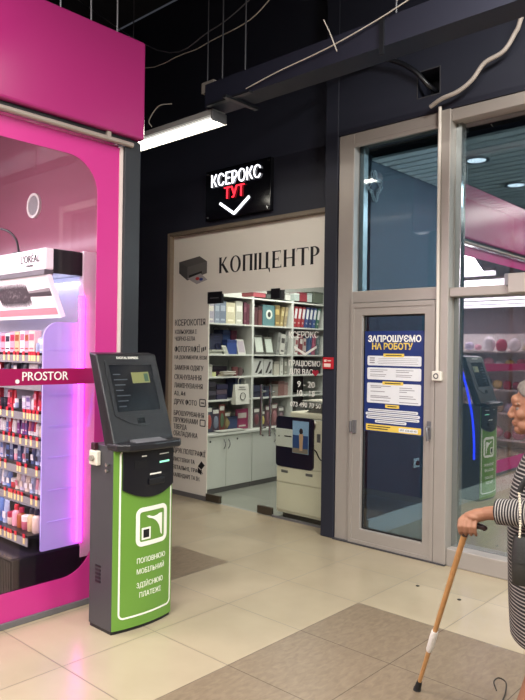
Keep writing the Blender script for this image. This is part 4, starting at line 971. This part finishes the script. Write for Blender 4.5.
# logo: rounded white square with a corner mark
lg = ring_curved(2.395, 2.636, .478, .705, .042, .026)
def flat(pts, off=.006, th=.0015): 
    lg.add([(a, c, off) for a, c in pts]+[(a, c, off+th) for a, c in pts], [tuple(range(len(pts)))[::-1], tuple(range(len(pts), 2*len(pts)))]+[(i, (i+1) % len(pts), len(pts)+(i+1) % len(pts), len(pts)+i) for i in range(len(pts))])
sw = [(2.475+.03*k/1, .662) for k in range(0)]
arc = [(2.470+.105*math.sin(k*PI/16), .545+.085*math.cos(k*PI/16)) for k in range(9)]
flat([(2.468, .652), (2.592, .652), (2.592, .520), (2.580, .533)]+[(2.468+.110*math.sin(PI/2-k*PI/20), .535+.104*math.cos(PI/2-k*PI/20)) for k in range(1, 10)])
lg.ring([(2.435, .515, .006), (2.50, .515, .006), (2.50, .585, .006), (2.435, .585, .006)], [(2.449, .529, .006), (2.486, .529, .006), (2.486, .571, .006), (2.449, .571, .006)], (0, 0, .0015))
lg.build('logo', M_kw, fp, label='white rounded square logo')
strip_panel(2.446, 2.489, lambda y: .526, lambda y: .574, .006, .0018, 2).build('logo_square', M_black, fp)
for s_, z_, w_ in (('ПОПОВНЮЮ', .382, .235), ('МОБІЛЬНИЙ', .320, .225), ('ЗДІЙСНЮЮ', .240, .215), ('ПЛАТЕЖІ', .182, .175)):
    m = curved(MB()); m.text(s_, (2.405 if 'П' != s_[0] or s_[1] != 'Л' else 2.425, z_, .006), (1, 0, 0), (0, 1, 0), .029, width=w_*.93, bold=-.005, depth=.0008)
    m.build('lettering', M_kw, fp)
# dark control panel with slots
cpn = strip_panel(KY0+.052, KY1-.006, lambda y: .765+.055*abs((y-2.50)/.19)**2, lambda y: 1.062, .0075, .010).build('control_panel', mat('black_kiosk_panel', '12131b', .3), kk, smooth=30)
strip_panel(2.42, 2.455, lambda y: 1.005, lambda y: 1.012, .0176, .001, 2).build('panel_print', M_kw, cpn)
strip_panel(2.555, 2.635, lambda y: 1.005, lambda y: 1.011, .0176, .001, 2).build('panel_print', M_kw, cpn)
strip_panel(2.48, 2.57, lambda y: .893, lambda y: .902, .0176, .001, 2).build('panel_print', M_kw, cpn)
strip_panel(2.555, 2.64, lambda y: .955, lambda y: .966, .0176, .002, 2).build('card_slot', mat('green_slot_light', '8fe0c0', .4, emit=.9), cpn)
strip_panel(2.47, 2.59, lambda y: .835, lambda y: .872, .0176, .012, 6).build('bill_slot', M_black, cpn, bevel=.004)
strip_panel(2.37, 2.46, lambda y: .94, lambda y: .985, .0176, .002, 3).build('reader', M_black, cpn)
# tilted head
hdp = [(-3.170, 1.085), (-3.262, 1.070), (-3.436, 1.612), (-3.362, 1.600)]
hd_ = MB().prism([(x_, KY0-.002, z_) for x_, z_ in hdp], (0, KY1-KY0+.004, 0)).build('head', mat('black_kiosk_housing', '17171b', .35), kk, bevel=.008)
h0, h1 = Vector((-3.170, 0, 1.085)), Vector((-3.362, 0, 1.600)); hs = (h1-h0).normalized(); hl = (h1-h0).length; hn = Vector((0, 1, 0)).cross(hs)
def face(y, t, lift=0.): return h0+hs*(t*hl)+hn*lift+Vector((0, y, 0))
def on_face(pts, lift, th):
    return MB().prism([face(KY0+(KY1-KY0)*u, t, lift) for u, t in pts], hn*th)
bz = MB().ring([face(KY0+(KY1-KY0)*u, t, .0) for u, t in rrect(.10, .93, .30, .93, .02, 3)], [face(KY0+(KY1-KY0)*u, t, .0) for u, t in rrect(.155, .875, .345, .875, .01, 3)], hn*.006)
bz.build('screen_bezel', M_black, hd_)
arcp = [(.10, .31), (.93, .31)]+[(.93-.83*k/12, .31-.125*math.sin(PI*k/12)) for k in range(1, 12)]
on_face(arcp, .0, .005).build('lower_bezel', M_black, hd_)
on_face(rrect(.155, .875, .345, .875, .01, 3), -.0005, .002).build('screen', mat('dark_glass_screen', '101318', .12, emit=.03, emit_hex='5a6470'), hd_)
on_face([(.50, .66), (.80, .665), (.80, .79), (.50, .785)], .0017, .0012).build('screen_window', mat('olive_screen_light', '6a6c42', .4, emit=.25), hd_, label='lit olive window on the screen')
on_face([(.71, .68), (.78, .68), (.78, .77), (.71, .77)], .0029, .0006).build('screen_icon', hexmat('2e4a3a', .5), hd_)
sl_ = MB()
for k in range(7):
    t_ = .40+.06*k; sl_.prism([face(KY0+(KY1-KY0)*u, v, .0017) for u, v in ((.2, t_), (.2+.12+.1*((k*7) % 3)/2, t_), (.2+.12+.1*((k*7) % 3)/2, t_+.012), (.2, t_+.012))], hn*.0006)
sl_.build('screen_print', mat('faint_screen_print', '343a42', .4, emit=.02), hd_)
on_face([(.44, .205), (.56, .205), (.56, .265), (.44, .265)], .005, .004).build('sensor', mat('sensor_glass', '05060a', .1), hd_)
m = MB(); m.text('DIGITAL EXPRESS', face(2.47, .945, .0005), (0, 1, 0), hs, .014, width=.16, align='C', bold=.01, depth=.0005); m.build('lettering', M_kw, hd_)
# protruding key shelf
ksh = MB().prism([(x_, y_, 1.048) for x_, y_ in ((-3.24, KY0-.004), (-3.135, KY0-.004), (-3.085, KY0+.05), (-3.068, 2.47), (-3.075, KY1-.03), (-3.11, KY1+.012), (-3.24, KY1+.012))], (0, 0, .046)).build('key_shelf', mat('black_key_shelf', '202024', .3), kk, bevel=.012, seg=3)
MB().add([(-3.095,2.36,1.0945),(-3.095,2.58,1.0945),(-3.17,2.58,1.106),(-3.17,2.36,1.106),(-3.095,2.36,1.09),(-3.095,2.58,1.09),(-3.17,2.58,1.09),(-3.17,2.36,1.09)], [(0,1,2,3),(7,6,5,4),(0,4,5,1),(1,5,6,2),(2,6,7,3),(3,7,4,0)]).build('key_plate', mat('grey_key_plate', '6b6b70', .35), ksh)
for z in (1.0, .965): MB().cyl((-3.215, KY0-.002, z-.03), (-3.215, KY0-.022, z-.03), .011, 12).build('lock', M_chrome, kk)
for k in range(5): B(-3.335, -3.285, KY0-.003, KY0, .275+.022*k, .287+.022*k).build('vent_slot', M_black, kk)
B(-3.30, -3.29, KY1, KY1+.006, .45, 1.40)
MB().tube(bez([(-3.40, KY1+.012, 1.46), (-3.33, KY1+.012, 1.22), (-3.27, KY1+.012, .95), (-3.245, KY1+.012, .70), (-3.24, KY1+.012, .46)], 24), .012, 8).build('blue_glow_line', mat('blue_line_glow', '2a4cff', .4, emit=3., emit_hex='1a34ff'), kk, smooth=60, label='glowing blue line')  # glowing blue curve added on the side that the entrance windows mirror
so = thing('power_socket', 'white surface socket with plug on the grey side of the payment kiosk', 'socket', (-3.335, 2.24, .955))
B(-3.375, -3.295, 2.222, 2.2515, .955, 1.04).build('box', mat('cream_socket_plastic', 'd9d2c4', .4), so, bevel=.006)
MB().cyl((-3.335, 2.222, .997), (-3.335, 2.205, .997), .017, 14).build('plug', mat('grey_plug', '8d867c', .5), so)
B(-3.362, -3.322, 2.226, 2.2515, 1.042, 1.085).build('adapter', hexmat('3a1a24', .4), so, bevel=.004)

# ------------------------------------------------------------------ person
PF = Vector((-.9525, 2.839, 0)); pd = Vector((-.929, -.370, 0)); pl = Vector((.370, -.929, 0))
def W(a, b_, z): return PF+pd*a+pl*b_+Vector((0, 0, z))
pe = thing('person', 'elderly grey-haired person in a striped dress leaning on a wooden cane', 'person', PF)
def remesh(mb, name, mtl, voxel, parent, smooth_it=4):
    o = mb.build(name, mtl, None, loc=OFF[parent.name])
    r_ = o.modifiers.new('r', 'REMESH'); r_.mode = 'VOXEL'; r_.voxel_size = voxel; r_.use_smooth_shade = True
    s_ = o.modifiers.new('s', 'SMOOTH'); s_.iterations = smooth_it; s_.factor = .5
    dg = bpy.context.evaluated_depsgraph_get(); dg.update()
    me = bpy.data.meshes.new_from_object(o.evaluated_get(dg))
    bpy.data.objects.remove(o)
    me.materials.clear(); me.materials.append(mtl); me.name = name
    me.shade_smooth()
    n = bpy.data.objects.new(name, me); COL.objects.link(n); n.parent = parent; OFF[n.name] = OFF[parent.name]
    return n
def caps(mb, pts, rs, n=14):      # tapered limb with round ends
    mb.tube([W(*p) if not isinstance(p, Vector) else p for p in pts], rs, n)
    for p, r_ in ((pts[0], rs[0]), (pts[-1], rs[-1])): mb.ball(W(*p) if not isinstance(p, Vector) else p, r_*.999, nu=12, nv=8)
ROT = Matrix((pd, pl, Vector((0, 0, 1)))).transposed()
hb = MB()
# head: skull, face mass, jaw, nose, lips, chin, ears, neck
HA = .062; HS = 1.08; HD = -.022
def hz(z): return 1.545-(1.545-z)*HS+HD
def Wh(a, b_, z): return W(a*HS+HA, b_*HS, hz(z))
def E_(a, b_, z, ra, rb, rz): hb.ball(Wh(a, b_, z), ra*HS, rb*HS, rz*HS, 18, 12, ROT)
E_(-.012, 0, 1.462, .098, .074, .082); E_(.020, 0, 1.435, .070, .062, .085); E_(.028, 0, 1.395, .060, .052, .058)
E_(.062, 0, 1.357, .026, .028, .020); E_(.078, 0, 1.470, .022, .046, .022); E_(.074, 0, 1.455, .020, .05, .010)
for sgn in (-1, 1):
    E_(.060, .036*sgn, 1.418, .024, .022, .022); E_(-.012, .077*sgn, 1.430, .020, .008, .033); E_(.045, .03*sgn, 1.375, .03, .022, .024)
    E_(.095, .010*sgn, 1.408, .010, .009, .009)
hb.tube([Wh(.082, 0, 1.452), Wh(.096, 0, 1.432), Wh(.105, 0, 1.410)], [.009, .010, .011], 10); hb.ball(Wh(.100, 0, 1.410), .012, nu=10, nv=8)
E_(.083, 0, 1.387, .013, .024, .0065); E_(.081, 0, 1.376, .013, .022, .0065)
caps(hb, [(.045, 0, 1.37), (.015, 0, 1.31), (-.02, 0, 1.24)], [.052, .056, .068])
# trunk (under the dress), legs, arms
for (z, ra, rb, a0) in ((1.18, .10, .15, -.01), (1.05, .12, .15, .0), (.90, .13, .155, .01), (.78, .125, .165, .0)): hb.ball(W(a0, 0, z), ra, rb, .13, 18, 12, ROT)
for sgn in (-1, 1):
    ka = .05+.075*sgn
    caps(hb, [(0, .085*sgn, .78), (.012, .085*sgn, .45), (.012+.35*ka, .085*sgn, .30), (.012+ka, .085*sgn, .09)], [.085, .056, .056, .036])
    hb.ball(W(.060+ka, .088*sgn, .04), .115, .042, .038, 14, 8, ROT)
# far arm hangs down, its hand by the thigh
caps(hb, [(-.01, -.18, 1.21), (-.03, -.22, .98), (.05, -.20, .80)], [.046, .038, .027]); hb.ball(W(.07, -.20, .74), .022, .014, .05, 12, 8, ROT)
for k in range(4): caps(hb, [(.095-.018*k, -.20, .71), (.098-.018*k, -.195, .665), (.092-.018*k, -.185, .635)], [.009, .0085, .0075], 8)
# near arm, hand over the cane handle
caps(hb, [(-.01, .185, 1.215), (.0, .255, 1.02)], [.048, .042]); caps(hb, [(.0, .255, 1.02), (.14, .215, 1.020), (.255, .178, .998)], [.042, .037, .026])
CT = Vector((-1.608, 2.92, 0)); CH = W(.330, .158, .932)                       # cane tip and top of its shaft
caps(hb, [(.250, .179, .998), (.290, .170, .984), (.322, .164, .971)], [.025, .028, .024], 12)
hb.ball(W(.300, .168, .979), .035, .034, .017, 14, 8, ROT)
fing = [(.356, .0088), (.336, .0092), (.316, .0088), (.297, .0078)]
for k, (a, r_) in enumerate(fing):
    caps(hb, [(a-.012, .166, .972-.001*k), (a-.001, .191, .962), (a+.001, .203, .942), (a-.001, .196, .920), (a-.004, .181, .907)], [r_*1.15, r_*1.08, r_, r_*.92, r_*.8], 8)
caps(hb, [(.288, .146, .974), (.318, .132, .958), (.344, .134, .937), (.356, .140, .921)], [.013, .012, .0105, .009], 8)
M_skin = mat('tanned_skin', '8a5f48', .62, noise=.08, scale=30)
skin = remesh(hb, 'body', M_skin, .0034, pe, 2)
# eyes, brows, lips
for sgn in (-1, 1):
    ey = MB().ball(Wh(.070, .031*sgn, 1.437), .0125, nu=12, nv=8); ey.mat(1).ball(Wh(.0788, .031*sgn, 1.437), .0045, nu=10, nv=6)
    ey.build('eye', [hexmat('6d6058', .4), hexmat('2a211c', .2)], skin, smooth=60)
    MB().tube([Wh(.085, .014*sgn, 1.4585), Wh(.085, .032*sgn, 1.463), Wh(.072, .050*sgn, 1.456)], [.0035, .004, .002], 6).build('eyebrow', hexmat('4e4640', .7), skin)
MB().ball(Wh(.087, 0, 1.3815), .010, .021, .0045, 12, 6, ROT).build('lips', hexmat('9a5a4a', .5), skin, smooth=60)
# short grey hair: cap on the skull, off the face
hr = MB()
rings = []
for i in range(17):
    ring_ = []
    for j in range(36):
        ph = 2*PI*j/36                                   # 0 = forehead, PI = nape
        front = .5+.5*math.cos(ph)
        ear = max(0, 1-abs(abs(ph if ph <= PI else 2*PI-ph)-1.45)/.5)
        edge = 2.20-1.15*front**1.7-.22*ear*(1-front)     # polar angle of the hair's lower edge
        t_ = edge*i/16
        sag = .005*math.sin(9*ph+i*.6)+.003*math.sin(17*ph+1)+.004*front*math.exp(-((i-10)/4)**2)
        ring_.append(W(HA-.016+(.108+sag)*math.sin(t_)*math.cos(ph), (.090+sag)*math.sin(t_)*math.sin(ph), hz(1.462)+(.104+sag)*math.cos(t_)))
    rings.append(ring_)
hr.loft(rings, cap=False); hr.f.append(tuple(range(36))); hr.m.append(0)
ho = hr.build('hair', mat('grey_hair', '66605a', .8, noise=.45, scale=70, bump=.3), pe, smooth=70)
sd = ho.modifiers.new('thick', 'SOLIDIFY'); sd.thickness = .005; sd.offset = -1
# striped dress
def stripes():
    m = bpy.data.materials.new('black_and_white_striped_jersey'); m.use_nodes = True; nt = m.node_tree; b = nt.nodes['Principled BSDF']
    at = nt.nodes.new('ShaderNodeAttribute'); at.attribute_name = 'stripe'
    nz = nt.nodes.new('ShaderNodeTexNoise'); nz.inputs['Scale'].default_value = 7
    tc = nt.nodes.new('ShaderNodeTexCoord'); nt.links.new(tc.outputs['Object'], nz.inputs['Vector'])
    a1 = nt.nodes.new('ShaderNodeMath'); a1.operation = 'MULTIPLY_ADD'; nt.links.new(nz.outputs['Fac'], a1.inputs[0]); a1.inputs[1].default_value = .012; nt.links.new(at.outputs['Fac'], a1.inputs[2])
    d = nt.nodes.new('ShaderNodeMath'); d.operation = 'DIVIDE'; nt.links.new(a1.outputs[0], d.inputs[0]); d.inputs[1].default_value = .0150
    f = nt.nodes.new('ShaderNodeMath'); f.operation = 'FRACT'; nt.links.new(d.outputs[0], f.inputs[0])
    l = nt.nodes.new('ShaderNodeMath'); l.operation = 'LESS_THAN'; nt.links.new(f.outputs[0], l.inputs[0]); l.inputs[1].default_value = .36
    mx = nt.nodes.new('ShaderNodeMix'); mx.data_type = 'RGBA'; nt.links.new(l.outputs[0], mx.inputs['Factor'])
    mx.inputs['A'].default_value = lin('101014')+(1,); mx.inputs['B'].default_value = lin('98938e')+(1,)
    nt.links.new(mx.outputs['Result'], b.inputs['Base Color']); b.inputs['Roughness'].default_value = .8
    return m
M_str = stripes()
def ell(a0, z, ra, rb, n=36, wob=0.): 
    return [W(a0+ra*math.cos(2*PI*k/n)*(1+wob*math.sin(5*2*PI*k/n+z*6)), rb*math.sin(2*PI*k/n)*(1+wob*math.sin(5*2*PI*k/n+z*6)), z) for k in range(n)]
prof = [(1.315, -.005, .062, .066), (1.285, -.012, .078, .095), (1.255, -.012, .100, .170), (1.215, -.008, .122, .200), (1.15, .004, .140, .196), (1.08, .012, .152, .190), (1.0, .015, .158, .190), (.92, .014, .162, .196), (.84, .010, .166, .204), (.74, .006, .168, .210), (.64, .004, .166, .210), (.56, .002, .162, .206), (.50, 0, .160, .203), (.468, 0, .156, .198)]
dz = MB().loft([ell(a0, z, ra, rb, wob=(.0 if z > 1 else .02)) for z, a0, ra, rb in prof], [z for z, *_ in prof], cap=False)
dn = len(prof)
dd = dz.build('dress', M_str, pe, smooth=80)
sd = dd.modifiers.new('thick', 'SOLIDIFY'); sd.thickness = .004; sd.offset = 1
sb = dd.modifiers.new('sub', 'SUBSURF'); sb.levels = 1; sb.render_levels = 1
MB().tube([W(*p) for p in ((-.015, .140, 1.245), (-.01, .205, 1.18), (.0, .250, 1.08), (.015, .262, 1.035), (.07, .247, 1.022), (.14, .222, 1.020), (.212, .196, 1.012))], [.062, .070, .066, .068, .058, .052, .050], 20).fine(1.35).build('sleeve', M_str, pe, smooth=80)
MB().tube([W(*p) for p in ((-.02, -.150, 1.235), (-.02, -.20, 1.17), (-.03, -.222, 1.04), (-.01, -.22, .93))], [.062, .068, .060, .056], 18).fine(1.2).build('sleeve', M_str, pe, smooth=80)
for sgn in (-1, 1):
    MB().box(-.05, .17, -.04, .04, 0, .018).build('x', M_black) if False else None
    sh = MB(); R_ = []
    for k in range(9):
        f = k/8; a = -.055+.235*f+.05+.075*sgn; wd_ = .040*(1-.55*abs(2*f-1)**3); R_.append([W(a, .088*sgn+wd_*math.cos(t*PI/6), .0+max(0, .028+(.030 if f < .3 else .030-.02*f)*math.sin(t*PI/6))) for t in range(12)])
    sh.loft(R_); sh.build('shoe', hexmat('2a2628', .5), pe, smooth=60)
# cane: thing of its own
cn_ = thing('walking_cane', 'light wooden walking cane with dark handle, white tape wrap and black rubber tip', 'cane', CT)
cdv = (CH-CT).normalized(); clen = (CH-CT).length
MB().tube([CT+cdv*.04, CT+cdv*(clen*.5), CT+cdv*(clen-.03)], [.0095, .0115, .0125], 14).build('shaft', mat('varnished_wood', 'b48552', .35, noise=.18, scale=40), cn_, smooth=40)
MB().tube([CT, CT+cdv*.012, CT+cdv*.014, CT+cdv*.045, CT+cdv*.07], [.0185, .0185, .016, .0145, .012], 16).build('rubber_tip', M_rubber, cn_, smooth=40)
hm = MB().tube([CH-cdv*.045, CH-cdv*.03, CH-cdv*.01, CH+cdv*.012], [.0150, .0155, .0125, .012], 14)
HC = CH+Vector((0, 0, .008))
hm.tube([HC+pd*.026+Vector((0, 0, .002)), HC+pd*.018+Vector((0, 0, .004)), HC, HC-pd*.035, HC-pd*.060+Vector((0, 0, -.004)), HC-pd*.070+Vector((0, 0, -.010)), HC-pd*.074+Vector((0, 0, -.014))], [.012, .016, .0135, .0125, .012, .0125, .008], 14)
hm.build('handle', mat('dark_brown_handle', '2a1518', .3), cn_, smooth=50)
tp = [CT+cdv*(clen*f) for f in (.275, .285, .32, .36, .40, .405)]
MB().tube(tp, [.0125, .0150, .0155, .0162, .0150, .0135], 14).box(0, 0, 0, 0, 0, 0).build('tape_wrap', mat('white_tape', 'dcd8d2', .6, bump=.4, scale=60), cn_, smooth=50) if False else MB().tube(tp, [.0125, .0150, .0155, .0162, .0150, .0135], 14).build('tape_wrap', mat('white_tape', 'dcd8d2', .6, bump=.4, scale=60), cn_, smooth=50)
# shoulder bag worn at the hip
bg = thing('shoulder_bag', 'dark grey shoulder bag hanging at the hip of the striped dress', 'bag', W(.02, .255, .75))
def bring(z, ra, rb): return [W(.022+ra*math.copysign(abs(math.cos(2*PI*k/24))**.45, math.cos(2*PI*k/24)), .255+rb*math.copysign(abs(math.sin(2*PI*k/24))**.6, math.sin(2*PI*k/24)), z) for k in range(24)]
MB().loft([bring(.757, .128, .026), bring(.765, .136, .034), bring(.83, .138, .038), bring(.92, .132, .026), bring(.938, .128, .018)]).build('pouch', mat('dark_grey_leather', '242421', .5, bump=.15, scale=80), bg, smooth=50)
MB().loft([bring(.845, .1395, .0405), bring(.90, .137, .034), bring(.942, .131, .021)]).build('flap', mat('charcoal_leather', '1f1f1d', .5, bump=.15, scale=80), bg, smooth=50)
stp = [W(.136, .285, 1.112), W(.115, .283, 1.16), W(.07, .262, 1.225), W(.0, .19, 1.285), W(-.03, .11, 1.315), W(-.035, -.02, 1.325)]
MB().tube(bez(stp, 30), .011, 8, .45).build('strap', mat('black_strap', '1d1d1f', .55), bg, smooth=50)
ch = MB()
for k in range(17): ch.ball(W(.136-.006*math.sin(k*.15), .285-.0008*k, 1.108-.0104*k), .0052, nu=8, nv=6)
ch.build('bead_chain', mat('pearl_beads', 'd6cdb8', .3), bg, smooth=60)
# bits on the floor
lp = MB().tube(bez([(-1.315, 3.16, .012), (-1.345, 3.20, .03), (-1.340, 3.245, .035), (-1.300, 3.235, .03), (-1.275, 3.17, .014), (-1.265, 3.12, .006), (-1.25, 3.05, .005)], 30), .0035, 6).build('cord_loop', hexmat('2a2622', .6), smooth=60)
tag(lp, 'thin dark cord loop lying on the brown tiles near the cane tip', 'cord')
for (x_, y_, lb) in ((-2.33, 4.22, 'tiny dark scrap on the beige tile in front of the aluminium door'), (-2.0, 4.18, 'tiny dark scrap on the beige tile in front of the entrance window')):
    tag(MB().lathe([(.012, 0), (.014, .003), (.006, .006)], (x_, y_, .0005), 9).build('floor_scrap', hexmat('231f1c', .7)), lb, 'scrap')

# ------------------------------------------------------------------ lights
def area(name, loc, size, sy, power, col=(1, .965, .90), rot=(0, 0, 0)):
    l = bpy.data.lights.new(name, 'AREA'); l.shape = 'RECTANGLE'; l.size = size; l.size_y = sy; l.energy = power; l.color = col
    o = bpy.data.objects.new(name, l); COL.objects.link(o); o.location = loc; o.rotation_euler = rot
    return o
for i, (x_, y_) in enumerate(((-1.9, .6), (.9, .6), (3.6, .6), (-1.9, -2.4), (.9, -2.4), (3.6, -2.4), (-1.9, -5.4), (.9, -5.4), (-.3, 2.9), (2.6, 3.0))):
    area('hall_lamp', (x_, y_, 4.3), 1.6, .22, 135 if y_ < 2 else 120, rot=(math.radians(38) if y_ > 2 else 0, 0, 0))
area('shop_lamp', (-4.6, 1.0, 2.88), 1.2, .5, 62, (1, .97, .98), (math.radians(28), 0, 0))
area('shop_lamp', (-6.5, -2.5, 2.88), 3.5, 3, 380, (1, .97, .98))
area('copy_shop_lamp', (-4.75, 6.2, 3.0), 1.2, 1.2, 64, (1, .97, .92))
area('vestibule_lamp', (-1.6, 6.6, 3.29), .8, .8, 90, (.9, .96, 1))
pt = bpy.data.lights.new('vestibule_fill_point', 'POINT'); pt.energy = 330; pt.shadow_soft_size = .15; pt.color = (.92, .97, 1)  # added fill light without a fixture, brightens the vestibule walls and ceiling
po_ = bpy.data.objects.new('vestibule_fill_point', pt); COL.objects.link(po_); po_.location = (.2, 7.0, 2.5)
area('vestibule_ceiling_fill', (1.0, 6.8, 2.3), .8, .8, 160, (.94, .98, 1), Vector((-3.4, -.7, .95)).to_track_quat('-Z', 'Y').to_euler())  # added off-view fill aimed up to brighten the slatted ceiling
wd_ = bpy.data.worlds.new('mall_gloom'); scene.world = wd_; wd_.use_nodes = True
wd_.node_tree.nodes['Background'].inputs[0].default_value = (.30, .32, .38, 1); wd_.node_tree.nodes['Background'].inputs[1].default_value = .12

# ------------------------------------------------------------------ camera and view
bpy.data.objects.remove(_fo)
cd = bpy.data.cameras.new('camera'); co = bpy.data.objects.new('camera', cd); COL.objects.link(co)
cd.sensor_fit = 'AUTO'; cd.sensor_width = 36; cd.lens = F_PX/700*36; cd.clip_end = 60; cd.clip_start = .05
r, d, f = (Vector(v) for v in CAM)
mw = Matrix(((r.x, -d.x, -f.x, 0), (r.y, -d.y, -f.y, 0), (r.z, -d.z, -f.z, H), (0, 0, 0, 1)))
co.matrix_world = mw
scene.camera = co
vs_ = scene.view_settings
vs_.view_transform = 'Standard'; vs_.look = 'None'; vs_.gamma = 1; vs_.use_curve_mapping = False; vs_.exposure = 0.1
scene.cycles.max_bounces = 10; scene.cycles.transparent_max_bounces = 24; scene.cycles.glossy_bounces = 5
scene.cycles.sample_clamp_indirect = 6
